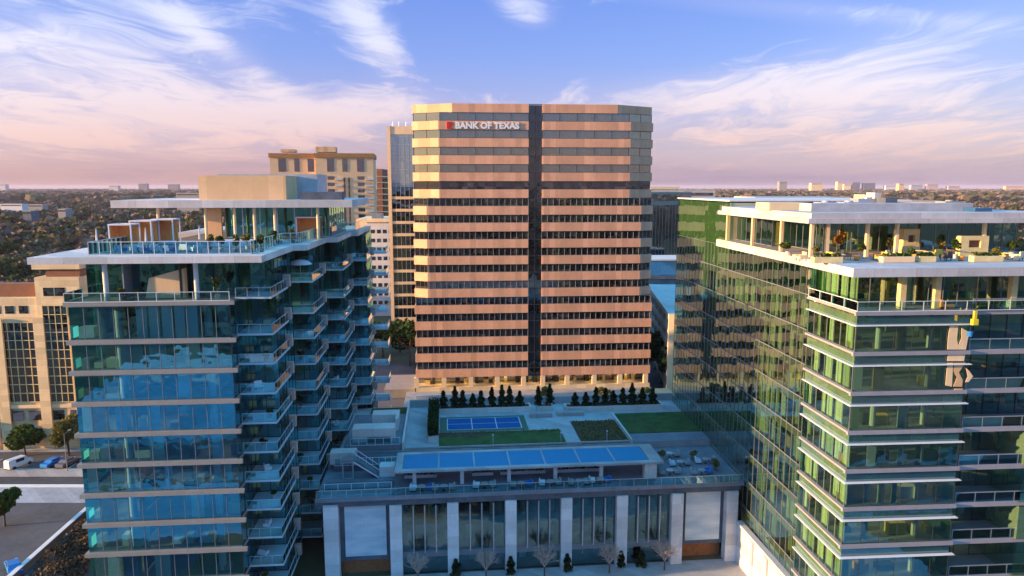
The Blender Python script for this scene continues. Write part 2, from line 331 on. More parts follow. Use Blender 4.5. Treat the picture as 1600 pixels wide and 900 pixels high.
M['skyglass'] = panes('pale_blue_glass', 2.5, 3.0, [(.04, .16, .34, 1), (.05, .19, .38, 1), (.03, .13, .30, 1)], .22, (.6, .85, 1.0), .02)
M['darkglass'] = panes('black_green_glass', 1.6, 3.8, [(.012, .02, .018, 1), (.02, .03, .025, 1), (.03, .035, .03, 1)], .22, (.8, .9, .85), .03)
M['cypress'] = leafmat('cypress_leaves', [(.006, .014, .007, 1), (.014, .035, .014, 1), (.03, .055, .02, 1)], .1)
M['leaf'] = leafmat('shrub_leaves', [(.02, .04, .012, 1), (.05, .09, .02, 1), (.12, .14, .03, 1)])
M['leafy'] = leafmat('yellowish_leaves', [(.07, .08, .02, 1), (.16, .15, .04, 1), (.26, .20, .06, 1)])
M['hedge'] = leafmat('hedge_leaves', [(.008, .018, .008, 1), (.02, .045, .015, 1), (.035, .065, .02, 1)], .1)
M['red'] = mat('red_emblem', (.62, .03, .02), .5, .02)
M['letters'] = mat('white_letters', (.85, .83, .80), .5, .02)
M['carwhite'] = mat('white_car_paint', (.75, .75, .75), .25, .02, spec=.6)
M['carblue'] = mat('blue_car_paint', (.02, .18, .50), .25, .02, spec=.6)
M['carred'] = mat('red_car_paint', (.40, .04, .05), .25, .02, spec=.6)
M['cargrey'] = mat('grey_car_paint', (.12, .12, .13), .25, .02, spec=.6)
M['tyre'] = mat('tyre_rubber', (.02, .02, .02), .9, .05)
M['yellowpaint'] = mat('yellow_paint', (.75, .55, .03), .5, .05)

M['pale_paving'] = mat('pale_paving', (.62, .64, .66), .85, .3, .09, c2=(.70, .72, .74))
def screen_mat():
    m, t, out, P = newmat('painted_cloud_screen')
    mp = t.new('ShaderNodeMapping'); t.l.new(P, mp.inputs[0]); mp.inputs['Scale'].default_value = (.25, 1, .9)
    c = t.ramp(t.noise(mp.outputs[0], .8, 3), [(.35, (.36, .50, .60, 1)), (.62, (.58, .68, .72, 1))])  # reflected cloud painted into the colour as long pale streaks
    sp = t.new('ShaderNodeSeparateXYZ'); t.l.new(P, sp.inputs[0]); ln = t.m('LESS_THAN', t.m('FRACT', t.m('DIVIDE', sp.outputs[0], .42)), .06); l2 = t.m('LESS_THAN', t.m('FRACT', t.m('DIVIDE', sp.outputs[2], 1.83)), .02)
    c = t.mix(t.m('MULTIPLY', t.m('MAXIMUM', ln, l2), .25), c, (.1, .14, .18, 1))
    b = t.new('ShaderNodeBsdfPrincipled'); t.l.new(c, b.inputs['Base Color']); b.inputs['Roughness'].default_value = .2; t.l.new(b.outputs[0], out.inputs[0]); return m
M['screenglass'] = screen_mat()
def lamp_mat(name, c, s_):
    m, t, out, P = newmat(name); e = t.new('ShaderNodeEmission'); e.inputs[0].default_value = (*c, 1); e.inputs[1].default_value = s_; t.l.new(e.outputs[0], out.inputs[0]); return m
M['lamp'] = lamp_mat('warm_ceiling_light', (1, .72, .36), 2.2)
M['canopyglass'] = mat('canopy_blue_glass', (.0, .22, .42), .6, .04, spec=.12)
# ground: one sheet to the horizon with streets, roofs and lawns showing between the trees far off
def ground_mat():
    m, t, out, P = newmat('city_ground')
    n = t.noise(P, .012, 6, .65); n2 = t.noise(P, .15, 4, .6)
    c = t.ramp(t.m('ADD', t.m('MULTIPLY', n, .7), t.m('MULTIPLY', n2, .3)), [(.3, (.05, .06, .025, 1)), (.45, (.10, .09, .05, 1)), (.55, (.13, .11, .07, 1)), (.7, (.20, .18, .15, 1))])
    b = t.new('ShaderNodeBsdfPrincipled'); t.l.new(c, b.inputs['Base Color']); b.inputs['Roughness'].default_value = .95; b.inputs['Specular IOR Level'].default_value = .1
    t.l.new(b.outputs[0], out.inputs[0]); return m
M['ground'] = ground_mat()
def structure(name, mb, m, frame=None, z=0):
    o = mb.build(name, m); o['kind'] = 'structure'
    if frame: o.location = (frame.x, frame.y, z); o.rotation_euler = (0, 0, frame.t)
    return o
g = MB(); g.add([(-14000, -6000, 0), (14000, -6000, 0), (14000, 22000, 0), (-14000, 22000, 0)], [(0, 1, 2, 3)]); structure('ground', g, M['ground'])

# ------------------------------------------------------------------ vegetation helpers
def leaf_quads(mb, pts, size, rng, flat=0.0):
    for p in pts:
        a = Vector((rng.uniform(-1, 1), rng.uniform(-1, 1), rng.uniform(-1, 1) * (1 - flat))).normalized(); b = a.orthogonal().normalized()
        c = a.cross(b); th = rng.uniform(0, 6.28); u = (b * math.cos(th) + c * math.sin(th)) * size * rng.uniform(.6, 1.3); v = a.cross(u).normalized() * size * rng.uniform(.4, .9)
        P = Vector(p); mb.add([P - u - v, P + u - v * .6, P + u * .8 + v, P - u * .7 + v], [(0, 1, 2, 3)])
def cone_tree(name, h, r, rng, n=520):
    mb = MB(); pts = []
    for _ in range(n):
        k = rng.random() ** .8; z = .25 + (h - .25) * k; rr = r * (1 - k) ** .75 * (0.75 + .35 * math.sin(z * 5 + rng.random())) * math.sqrt(rng.uniform(.25, 1)); a = rng.uniform(0, 6.283)
        pts.append((rr * math.cos(a), rr * math.sin(a), z))
    leaf_quads(mb, pts, .24, rng); return mb
def crown_points(rng, n, cx, cy, cz, rx, rz, lumps=7):
    L = [(rng.uniform(-.55, .55) * rx, rng.uniform(-.55, .55) * rx, rng.uniform(-.5, .6) * rz, rng.uniform(.35, .6)) for _ in range(lumps)]
    P = []
    for _ in range(n):
        l = rng.choice(L); d = Vector((rng.gauss(0, 1), rng.gauss(0, 1), rng.gauss(0, 1))).normalized() * rng.uniform(.55, 1.0) ** .5
        P.append((cx + l[0] + d.x * rx * l[3], cy + l[1] + d.y * rx * l[3], cz + l[2] + d.z * rz * l[3]))
    return P
def leafy_tree(label, loc, h, r, m, seed, n=900, group=None, trunk=True, name='street_tree', cat='tree', leaf=.33):
    rng = random.Random(seed); o = thing(name, label, cat, loc, rng.uniform(0, 6), group)
    tk = MB(); tk.tube((0, 0, 0), (0.1, 0, h * .45), h * .03, h * .02, 7)
    for i in range(5):
        a = i * 1.26 + rng.random(); tk.tube((0.1, 0, h * .35 + i * h * .03), (math.cos(a) * r * .6, math.sin(a) * r * .6, h * .7), h * .014, h * .005, 5)
    tk.build('trunk', M['bark'], o)
    mb = MB(); leaf_quads(mb, crown_points(rng, n, 0, 0, h * .66, r, h * .36), leaf, rng); mb.build('crown', m, o); return o

# ================================================================== PODIUM with roof garden
PO = Fr(-26, 89.2, 5.5)
pod = thing('podium_building', 'low podium with pale stone columns and tall windows between the two glass towers', 'building', (PO.x, PO.y, 0), PO.t)
b = MB(); b.box(11.4, 48.2, .9, 1.4, 3.1, 10.4); 
b = MB(); b.box(1.2, 60.0, 14.2, 36.0, 0, 12.35); b.box(1.0, 57.4, 8, 14.2, 0, 11.15); b.build('rear_block', M['concrete'], pod)
b = MB(); b.box(0.2, 60.1, .15, 14.2, 11.15, 11.45); b.box(0.2, 58.4, -.35, .15, 11.05, 11.55); b.build('deck_slab', M['deck'], pod)
b = MB(); b.box(0.2, 58.0, -.1, .5, 10.25, 11.05); b.build('lintel', M['darkroof'], pod)
cols = [(1.2, 3.1), (9.8, 11.4), (17.4, 18.9), (25.2, 26.7), (32.8, 34.3), (40.5, 42.0), (48.2, 49.8), (56.0, 57.6)]
for i, (a, c) in enumerate(cols): MB().box(a, c, -.45, .9, 0, 10.25 if i else 10.6).build('column', M['stonecol'], pod)
for i in range(1, 6):
    a, c = cols[i][1], cols[i + 1][0]
    f = MB(); f.box(a, c, .55, .9, 2.35, 3.2); f.box(a, c, .55, .8, 9.9, 10.25)
    for k in range(1, 4):
        x = a + (c - a) * k / 4; f.box(x - .09, x + .09, .1, .75, 3.2, 9.9)
    fo = f.build('window_frame', M['steel'] if 0 else M['greymetal'], pod)
    mu = MB()
    for k in range(1, 4):
        x = a + (c - a) * k / 4; mu.box(x - .07, x + .07, -.05, .1, 3.2, 9.9)
    mu.build('mullion', M['steel'], fo)
    MB().wall([(a, .6), (c, .6)], 3.2, 9.9).build('window', M['gl_teal'], pod)
    MB().wall([(a, .6), (c, .6)], 0, 2.35).build('shopfront_window', M['gl_teal'], pod)
    rb = MB()
    for k in range(9):
        rb.m = random.randrange(5); x = a + (c - a) * random.random(); zz = random.choice([0, 3.2, 6.6]); rb.box(x, min(c, x + random.uniform(.4, 1.6)), 3, 3.3, zz + .3, zz + random.uniform(1.5, 3.0))
    rb.m = 3; rb.box(a, c, 1.2, 8, 6.45, 6.7); rb.box(a, c, 1.2, 8, 2.6, 2.9); rb.m = 3; rb.box(a, c, 4.5, 4.7, 0, 10.2); rb.build('interior', CUR, pod)
for (a, c) in ((cols[0][1], cols[1][0]), (cols[6][1], cols[7][0])):
    MB().box(a, c, .8, 1.0, 2.2, 10.25).build('screen_surround', M['darkroof'], pod)
    MB().box(a + .7, c - .55, .55, .78, 2.9, 10.2).build('white_screen', M['screenglass'], pod)
    MB().box(a, c, 1.6, 1.8, 0, 2.2).build('timber_doors', M['wood'], pod)
# courtyard walls
cw = MB(); cw.box(57.6, 58.1, -16, -.46, 0, 5.6); cw.box(57.45, 58.25, -16, -.46, 5.6, 6.0)
for k in range(3): cw.box(57.3, 57.6, -6 - k * 4.2, -5.2 - k * 4.2, 0, 5.6)
o = cw.build('courtyard_wall', M['stonecol']); at(o, (PO.x, PO.y, 0), PO.t); tag(o, 'pale wall with light coping running along the foot of the green glass tower', 'wall')
# deck: railing, canopy
rl = thing('deck_railing', 'clear glass railing along the front edge of the podium deck', 'railing', PO.W(0, 0, 11.555), PO.t)
MB().bar((.4, -.25), (58.2, -.25), .03, .05, 1.05).build('glass_panel', M['gl_rail'], rl)
r_ = MB(); r_.posts([(.4, -.25), (58.2, -.25)], 1.9, .05, 0, 1.08); r_.bar((.4, -.25), (58.2, -.25), .07, 1.05, 1.1); r_.build('rail', M['steel'], rl)
cp = thing('canopy', 'long flat canopy with bright blue glass panels above the podium deck', 'canopy', PO.W(0, 0, 11.455), PO.t)
f = MB(); z0, z1 = 2.3, 2.58; u0, u1, v0, v1 = 10.4, 47.6, 1.9, 8.9
f.box(u0, u1, v0, v0 + .8, z0, z1); f.box(u0, u1, v1 - .8, v1, z0, z1); f.box(u0, u0 + 1, v0 + .8, v1 - .8, z0, z1); f.box(u1 - 1.8, u1, v0 + .8, v1 - .8, z0, z1)
N = 7
for k in range(1, N):
    x = u0 + 1 + (u1 - u0 - 2.8) * k / N; f.box(x - .1, x + .1, v0 + .8, v1 - .8, z0 + .2, z1 - .004)
f.build('roof_frame', M['concrete'], cp)
for k in range(N):
    a = u0 + 1 + (u1 - u0 - 2.8) * k / N; c = u0 + 1 + (u1 - u0 - 2.8) * (k + 1) / N
    MB().box(a + .1, c - .1, v0 + .8, v1 - .8, z1 - .12, z1 - .06).build('glass_panel', M['canopyglass'], cp)
for x in (13, 19.5, 26, 32.5, 39, 45.3): MB().box(x - .25, x + .25, 3, 3.5, 0, z0).build('post', M['stonecol'], cp)
MB().box(45.0, 46.7, 2.2, 3.3, -.004, z0 - .01).build('white_pier', M['white'], cp)
# planters under the canopy
for i, (a, c) in enumerate([(11.5, 16), (21, 24), (25, 31.5), (33, 39.5)]):
    pl = thing('planter_hedge', ['short dark hedge planter at the left end below the blue canopy', 'small dark hedge planter second from the left below the blue canopy', 'longest dark hedge planter third from the left below the blue canopy', 'rightmost long dark hedge planter below the blue canopy'][i], 'planter', PO.W(a, 5.6, 11.455), PO.t, 'hedge planters below the canopy')
    MB().box(0, c - a, 0, .9, 0, .45).build('planter_box', M['stonecol'], pl)
    h = MB(); rng = random.Random(i); leaf_quads(h, [(rng.uniform(0, c - a), rng.uniform(0, .9), rng.uniform(.45, 1.15)) for _ in range(int(110 * (c - a)))], .13, rng); h.build('hedge', M['hedge'], pl)

# ---- furniture builders
def lounge_chair(m, loc, rot, label, group):
    o = thing('lounge_chair', label, 'chair', loc, rot, group)
    MB().box(-.45, .45, -.4, .4, .28, .46).build('seat', m, o, bevel=.03); MB().box(-.45, .45, .28, .42, .46, .95).build('backrest', m, o, bevel=.03)
    for sx in (-1, 1):
        MB().box(sx * .45, sx * .55, -.4, .42, .25, .66).build('armrest', m, o)
        for sy in (-1, 1): MB().box(sx * .4 - .03, sx * .4 + .03, sy * .33 - .03, sy * .33 + .03, 0, .28).build('leg', M['darkmetal'], o)
    return o
def table(m, loc, rot, label, group):
    o = thing('round_table', label, 'table', loc, rot, group)
    MB().cyl(0, 0, .70, .75, .55, n=18).build('tabletop', m, o); MB().cyl(0, 0, .03, .7, .05).build('pedestal', M['darkmetal'], o); MB().cyl(0, 0, 0, .03, .28).build('base', M['darkmetal'], o); return o
def umbrella(loc, label, m=None, group=None, s=1):
    o = thing('parasol', label, 'umbrella', loc, 0, group)
    MB().cyl(0, 0, 0, 2.5 * s, .035, n=8).build('pole', M['steel'], o)
    c = MB(); n = 8; R0 = 1.6 * s; prof = [(0, 2.62), (.35, 2.55), (.75, 2.35), (1, 2.0)]
    vs = []; fs = []
    for j, (k, z) in enumerate(prof):
        for i in range(n): a = 2 * math.pi * i / n; vs.append((R0 * k * math.cos(a), R0 * k * math.sin(a), z * s))
    for j in range(len(prof) - 1):
        for i in range(n): fs.append((j * n + i, j * n + (i + 1) % n, (j + 1) * n + (i + 1) % n, (j + 1) * n + i))
    c.add(vs, fs); c.build('canopy', m or M['whitescreen'], o, True); MB().cyl(0, 0, 0, .1, .3).build('base', M['greymetal'], o); return o
def potted(loc, label, m, h=1.6, r=.5, group=None, seed=0, n=240, pot=True, cat='plant'):
    rng = random.Random(seed); o = thing('potted_plant', label, cat, loc, rng.uniform(0, 6), group)
    ph = .45 if pot else 0
    MB().cyl(0, 0, 0, .45, .22, .3, 12).build('pot', M['white'] if seed % 2 else M['greymetal'], o)
    MB().tube((0, 0, .4), (.04, 0, h * .7), .035, .02).build('stem', M['bark'], o)
    mb = MB(); leaf_quads(mb, crown_points(rng, n, 0, 0, h * .72, r, h * .32, 5), .13, rng); mb.build('foliage', m, o); return o

# deck furniture
rng = random.Random(3)
spots = [(14, 1.2), (17, 1.0), (22.5, 1.3), (27.5, 1.0), (31.5, 1.2), (35.5, 1.1), (38.5, 1.4), (49, 3.4), (51.5, 6.4), (53.5, 3.0), (55.6, 7.0), (51.0, 9.8)]
for i, (u, v) in enumerate(spots):
    where = ('before the canopy, %s from left' % ORD[i]) if i < 7 else 'right of the canopy, ' + ['nearest its pier', 'mid group', 'nearest the railing', 'at the right end', 'farthest back'][i - 7]
    table(M['steel'], PO.W(u, v, 11.455), 0, 'round metal deck table ' + where, 'deck tables')
    lounge_chair(CUR[1] if i % 2 else M['whitescreen'], PO.W(u - 1.1, v + .2, 11.455), PO.t + 1.4, ('grey' if i % 2 else 'white') + ' chair left of the deck table ' + where, 'deck chairs')
    lounge_chair(CUR[1] if i % 3 else M['carblue'], PO.W(u + 1.1, v + .3, 11.455), PO.t - 1.5, ('grey' if i % 3 else 'blue') + ' chair right of the deck table ' + where, 'deck chairs')
for i, (u, v) in enumerate([(54, 8.6), (49.8, 9), (56, 4.5)]):
    potted(PO.W(u, v, 11.455), 'bushy potted plant on the right deck, ' + ['behind the tables', 'beside the canopy end', 'near the right edge'][i], M['leafy'], 1.5, .8, 'potted plants on the right deck', i)

# ---- garden surfaces (12.35 is the roof)
zt = 12.35
def pad(name, polys, m, z, kind='structure'):
    b = MB()
    for p in polys: b.prism([(p[0], p[2]), (p[1], p[2]), (p[1], p[3]), (p[0], p[3])], zt, z)
    o = b.build(name, m); at(o, (PO.x, PO.y, 0), PO.t); o['kind'] = kind; return o
pad('garden_path', [(11.0, 16.0, 14.2, 35.9)], M['paver'], zt + .012)
pad('garden_path', [(16.2, 60.0, 29.5, 35.9), (36.3, 38.4, 14.2, 29.5), (38.4, 46.2, 25.2, 29.5), (31.5, 36.3, 21.6, 29.5)], M['paver'], zt + .010)
pad('garden_deck', [(46.6, 60.0, 14.2, 18.0)], M['deck'], zt + .05)
pad('lawn', [(16.3, 36.1, 14.3, 21.2)], M['turf'], zt + .10)
pad('lawn', [(47.0, 59.7, 18.2, 28.4)], M['turf'], zt + .10)
pad('lawn', [(4.2, 10.6, 29.6, 35.6)], M['turf'], zt + .10)
pad('planting_bed', [(38.5, 46.1, 14.3, 25.0)], M['soil'], zt + .10)
pad('planting_bed', [(16.3, 24.0, 19.4, 21.2)], M['soil'], zt + .13)
# sports court
ct = thing('sports_court', 'blue sports court with white lines on a green surround in the roof garden', 'sports court', PO.W(16.4, 21.7, zt + .013), PO.t)
MB().box(0, 14.6, 0, 7.6, 0, .02).build('surround', M['courtgreen'], ct)
MB().box(1.2, 13.6, 1.0, 6.8, .02, .028).build('court_surface', M['court'], ct)
l = MB(); z = .032
for x in (1.2, 5.3, 9.4, 13.5): l.box(x, x + .12, 1.0, 6.8, .0285, z + .001)
l.box(1.32, 13.5, 1.0, 1.1, .0285, z); l.box(1.32, 13.5, 6.7, 6.8, .0285, z); l.box(1.32, 5.3, 3.8, 3.88, .0285, z); l.box(5.42, 9.4, 3.8, 3.88, .0285, z); l.box(9.52, 13.5, 3.8, 3.88, .0285, z); l.build('court_lines', M['paint'], ct)
# planters with cypresses
def planter(name, u0, u1, v0, v1, h, label, m=M['white']):
    o = thing(name, label, 'planter', PO.W(u0, v0, zt + .014), PO.t)
    MB().box(0, u1 - u0, 0, .3, 0, h).box(0, u1 - u0, v1 - v0 - .3, v1 - v0, 0, h).box(0, .3, .3, v1 - v0 - .3, 0, h).box(u1 - u0 - .3, u1 - u0, .3, v1 - v0 - .3, 0, h).build('planter_wall', m, o)
    MB().box(.3, u1 - u0 - .3, .3, v1 - v0 - .3, 0, h - .12).build('soil', M['soil'], o); return o
planter('planter', 16.2, 32.6, 31.2, 33.6, .9, 'long white planter holding the left row of cypresses')
planter('planter', 33.6, 36.4, 31.2, 33.0, .9, 'short white planter holding two cypresses')
planter('planter', 38.6, 56.4, 30.2, 32.6, .9, 'long white planter holding the right row of cypresses')
hd = thing('hedge', 'tall dark clipped hedge in a white planter left of the court', 'hedge', PO.W(14.6, 17.2, zt + .014), PO.t)
MB().box(0, 1.5, -.2, 14.5, 0, 1.0).build('planter_box', M['white'], hd)
h = MB(); rng = random.Random(5); leaf_quads(h, [(rng.uniform(-.05, 1.55), rng.uniform(0, 14.3), rng.uniform(1.0, 2.9 + .3 * math.sin(i))) for i in range(5200)], .17, rng); h.build('foliage', M['hedge'], hd)
def cyp(i, u, v, lab, rng):
    o = thing('cypress_tree', lab, 'tree', PO.W(u, v, zt + .75), rng.uniform(0, 6), 'cypresses in the roof garden planters')
    h_ = rng.uniform(2.3, 3.9); MB().cyl(0, 0, 0, .5, .09, .07, 7).build('trunk', M['bark'], o)
    cone_tree('c', h_, rng.uniform(.85, 1.1), rng).build('crown', M['cypress'], o)
rng = random.Random(11)
xs = [PO.front(32.4, p, 640)[0] for p in (674, 692, 710, 724, 738, 752, 769, 784, 797, 813)]
for i, u in enumerate(xs[1:]): cyp(i, max(u, 17.0) + rng.uniform(-.15, .15), 32.4 + rng.uniform(-.2, .2), '%s cypress from the left in the long left planter' % ORD[i], rng)
for i, p in enumerate((841, 859)): cyp(i, PO.front(32.1, p, 640)[0], 32.1, ['left', 'right'][i] + ' cypress of the pair in the short middle planter', rng)
for i, p in enumerate((898, 914, 931, 946, 958, 972, 988, 1004, 1019)): cyp(i, PO.front(31.4, p, 635)[0] + rng.uniform(-.15, .15), 31.4 + rng.uniform(-.2, .2), '%s cypress from the left in the long right planter' % ORD[i], rng)
# bed plants
rng = random.Random(12)
sp_ = MB(); leaf_quads(sp_, [(rng.uniform(38.6, 46.0), rng.uniform(14.4, 24.9), zt + .1 + abs(rng.gauss(0, .14))) for _ in range(1500)], .12, rng); leaf_quads(sp_, [(rng.uniform(16.4, 36), rng.choice([rng.uniform(14.4, 15.2), rng.uniform(20.2, 21.1)]), zt + .1 + abs(rng.gauss(0, .12))) for _ in range(900)], .1, rng)
o = sp_.build('ground_cover', M['leafy']); at(o, (PO.x, PO.y, 0), PO.t); tag(o, 'sparse yellowish ground cover in the roof garden beds', 'ground cover', kind='stuff')
# edges and parapets
def pw(u0, u1, v0, v1, z0, z1, label, m=M['white'], name='parapet_wall'):
    o = MB().box(0, u1 - u0, 0, v1 - v0, 0, z1 - z0).build(name, m); at(o, PO.W(u0, v0, z0), PO.t); tag(o, label, 'wall'); return o
pw(10.7, 11.0, 14.2, 35.9, zt, zt + 1.3, 'pale parapet on the left edge of the wide garden path')
pw(46.25, 46.5, 14.3, 28.0, zt + .02, zt + .5, 'thin white kerb wall left of the dark lawn')
pw(59.7, 60.0, 14.2, 35.9, zt + .11, zt + 1.0, 'pale parapet beside the reflecting green glass wall', M['concrete'])
pw(11.0, 59.7, 35.6, 35.95, zt + .02, zt + 1.35, 'long pale parapet closing the back of the roof garden', M['concrete'])
pw(11.0, 46.0, 14.25, 14.5, zt + .11, zt + .35, 'low grey kerb along the front of the garden lawn', M['concrete'])
pw(36.8, 41.5, 28.0, 29.3, zt + .02, zt + .65, 'long pale bench block before the right cypress planter', M['concrete'], 'bench_block')
pw(32.0, 35.8, 27.6, 28.9, zt + .02, zt + .75, 'pale bench block right of the blue court', M['concrete'], 'bench_block')
def lamp_post(u, v, z, label, h=1.6):
    o = thing('bollard_lamp', label, 'lamp', PO.W(u, v, z), PO.t, 'small lamp posts in the roof garden'); MB().cyl(0, 0, 0, h, .07).build('post', M['steel'], o); MB().cyl(0, 0, h, h + .16, .12).build('lamp_head', M['whitepaint'], o)
lamp_post(24.6, 14.8, zt + .1, 'small lamp post at the front middle of the lawn'); lamp_post(35.2, 14.8, zt + .1, 'small lamp post at the right corner of the lawn'); lamp_post(42.5, 14.8, zt + .1, 'small lamp post before the planting bed')
# left wing with terraces, white blocks and stair
lw = thing('stepped_roof_wing', 'stepped dark roof wing with white blocks beside the balcony tower', 'building', (PO.x, PO.y, 0), PO.t)
MB().box(1.3, 10.6, 9, 14.1, 11.46, 12.3).build('lower_roof', M['darkroof'], lw)
MB().box(2.0, 10.6, 14.3, 29.4, zt + .005, zt + .9).build('upper_roof', M['deck'], lw)
a = PO.front(15.8, 551, 697); c = PO.front(15.8, 617, 697)
MB().box(a[0], c[0], 15.8, 18.5, zt + .905, zt + 3.0).build('white_block', M['white'], lw)
MB().box(a[0] + 2.2, c[0] - .7, 15.6, 15.8, zt + .905, zt + 1.7).build('dark_recess', M['darkroof'], lw)
a = PO.front(9.6, 516, 731); c = PO.front(9.6, 556, 731); MB().box(a[0], c[0], 9.6, 11.6, 12.305, 14.0).build('white_block', M['white'], lw)
a = PO.front(23, 582, 668); c = PO.front(23, 624, 668); MB().box(a[0], c[0], 23, 25.5, zt + .905, zt + 2.9).box(c[0] - .5, c[0], 20.8, 23, zt + .905, zt + 2.9).build('white_block', M['white'], lw)
a = PO.front(6.5, 593, 748); c = PO.front(6.5, 617, 748); MB().box(a[0], c[0], 6.5, 8.5, 11.46, 12.9).build('pale_block', M['stonecol'], lw)
MB().box(1.0, 10.2, 1.2, 4.2, 11.46, 11.9).build('dark_platform', M['darkroof'], lw)
st = thing('outdoor_stair', 'blue-grey metal stair with glass sides between the white blocks', 'staircase', PO.W(0, 0, 0), PO.t)
sa = MB(); s0 = PO.front(6, 552, 722); s1 = PO.front(6, 592, 750); n = 11
for k in range(n): 
    u = s0[0] + (s1[0] - s0[0]) * k / n; zz = 14.2 - (14.2 - 11.6) * k / n; sa.box(u, u + (s1[0] - s0[0]) / n, 6.2, 7.6, zz - .25, zz)
sa.build('steps', M['greymetal'], st)
for v in (6.1, 7.7):
    q = MB(); q.add([(s0[0], v, 14.2), (s1[0], v, 11.6), (s1[0], v, 12.7), (s0[0], v, 15.3)], [(0, 1, 2, 3)]); q.build('glass_side', M['gl_rail'], st); MB().tube((s0[0], v, 15.3), (s1[0], v, 12.7), .06, .06).build('handrail', M['steel'], st); MB().tube((s0[0], v, 13.95), (s1[0], v, 11.55), .12, .12).build('stringer', M['steel'], st)
MB().box(s0[0] - 1.6, s0[0], 6.1, 7.7, 13.95, 14.2).build('landing', M['greymetal'], st); MB().posts([(s0[0] - 1.5, 6.2), (s0[0] - .1, 6.2)], 1.4, .15, 11.46, 13.95).build('post', M['steel'], st)
def railing(frame, pts, z, h, label, name='glass_railing', step=1.5, group=None):
    o = thing(name, label, 'railing', (frame.x, frame.y, z), frame.t, group)
    g_ = MB(); p_ = MB()
    for a, c in zip(pts[:-1], pts[1:]): g_.bar(a, c, .03, .06, h - .05); p_.bar(a, c, .07, h - .05, h); p_.bar(a, c, .06, 0.004, .06)
    p_.posts(pts, step, .06, 0.004, h); g_.build('glass_panel', M['gl_rail'], o); p_.build('rail', M['whitepaint'], o); return o
railing(PO, [(1.4, 9.1), (10.4, 9.1)], 12.3, 1.1, 'glass railing before the lower white block and stair', step=.9)
railing(PO, [(1.2, 1.3), (10.0, 1.3)], 11.9, 1.0, 'low glass railing on the dark platform at the left end of the deck', step=1.8)
railing(PO, [(3, 14.5), (10.4, 14.5)], zt + .9, 1.1, 'glass railing on the upper grey roof before the long white block', step=1.2)
# courtyard floor and its trees
o = structure('courtyard', MB().box(-4, 58, -34, .3, 0, .02), M['paver'], PO)
structure('courtyard_lane', MB().box(49.5, 57.3, -34, -.9, .02, .026), M['concrete'], PO)
rng = random.Random(21)
def bare_tree(label, loc, h, seed, group):
    rng = random.Random(seed); o = thing('bare_tree', label, 'tree', loc, rng.uniform(0, 6), group)
    tk = MB(); tk.tube((0, 0, 0), (0, 0, h * .3), .12, .09, 6); tk.build('trunk', M['bark'], o)
    mb = MB()
    def br(p, d, l, r, k):
        q = p + d * l; mb.tube(p, q, r, r * .6, 3 if k < 3 else 4)
        if k == 0: return
        for _ in range(4 if k > 1 else 5):
            nd = (d + Vector((rng.gauss(0, .42), rng.gauss(0, .42), rng.gauss(.12, .25)))).normalized(); br(p + d * l * rng.uniform(.45, 1), nd, l * rng.uniform(.55, .8), r * .6, k - 1)
    for i in range(9): a = i * .7; br(Vector((0, 0, h * .28)), Vector((math.cos(a) * .55, math.sin(a) * .55, 1)).normalized(), h * .3, .05, 3)
    mb.build('crown', M['twig'], o)
for i, (px, py) in enumerate([(655, 893), (760, 886), (850, 884), (950, 876), (1035, 870)]):
    p = G.front(91.3 + .097 * (px - 655) * .085, px, 893); bare_tree('bare winter tree with pale twigs, %s from the left before the podium windows' % ORD[i], (p[0] * .985, 88.6 + (px - 655) * .0085, .0), 4.6, 50 + i, 'bare trees before the podium')
for i, px in enumerate([712, 798, 888, 975, 1008]):
    p = G.front(90, px, 893); rr = random.Random(i); o = thing('conical_shrub', 'dark conical evergreen at the foot of the %s free-standing column from the left' % ORD[i + 2] if i < 4 else 'dark conical evergreen between the last two windows of the podium', 'shrub', (p[0], 89.8 + (px - 655) * .0085, 0), 0, 'conical evergreens before the podium')
    MB().cyl(0, 0, 0, .4, .07, .05, 6).build('trunk', M['bark'], o); cone_tree('c', 2.3, .75, rr, 420).build('crown', M['cypress'], o)

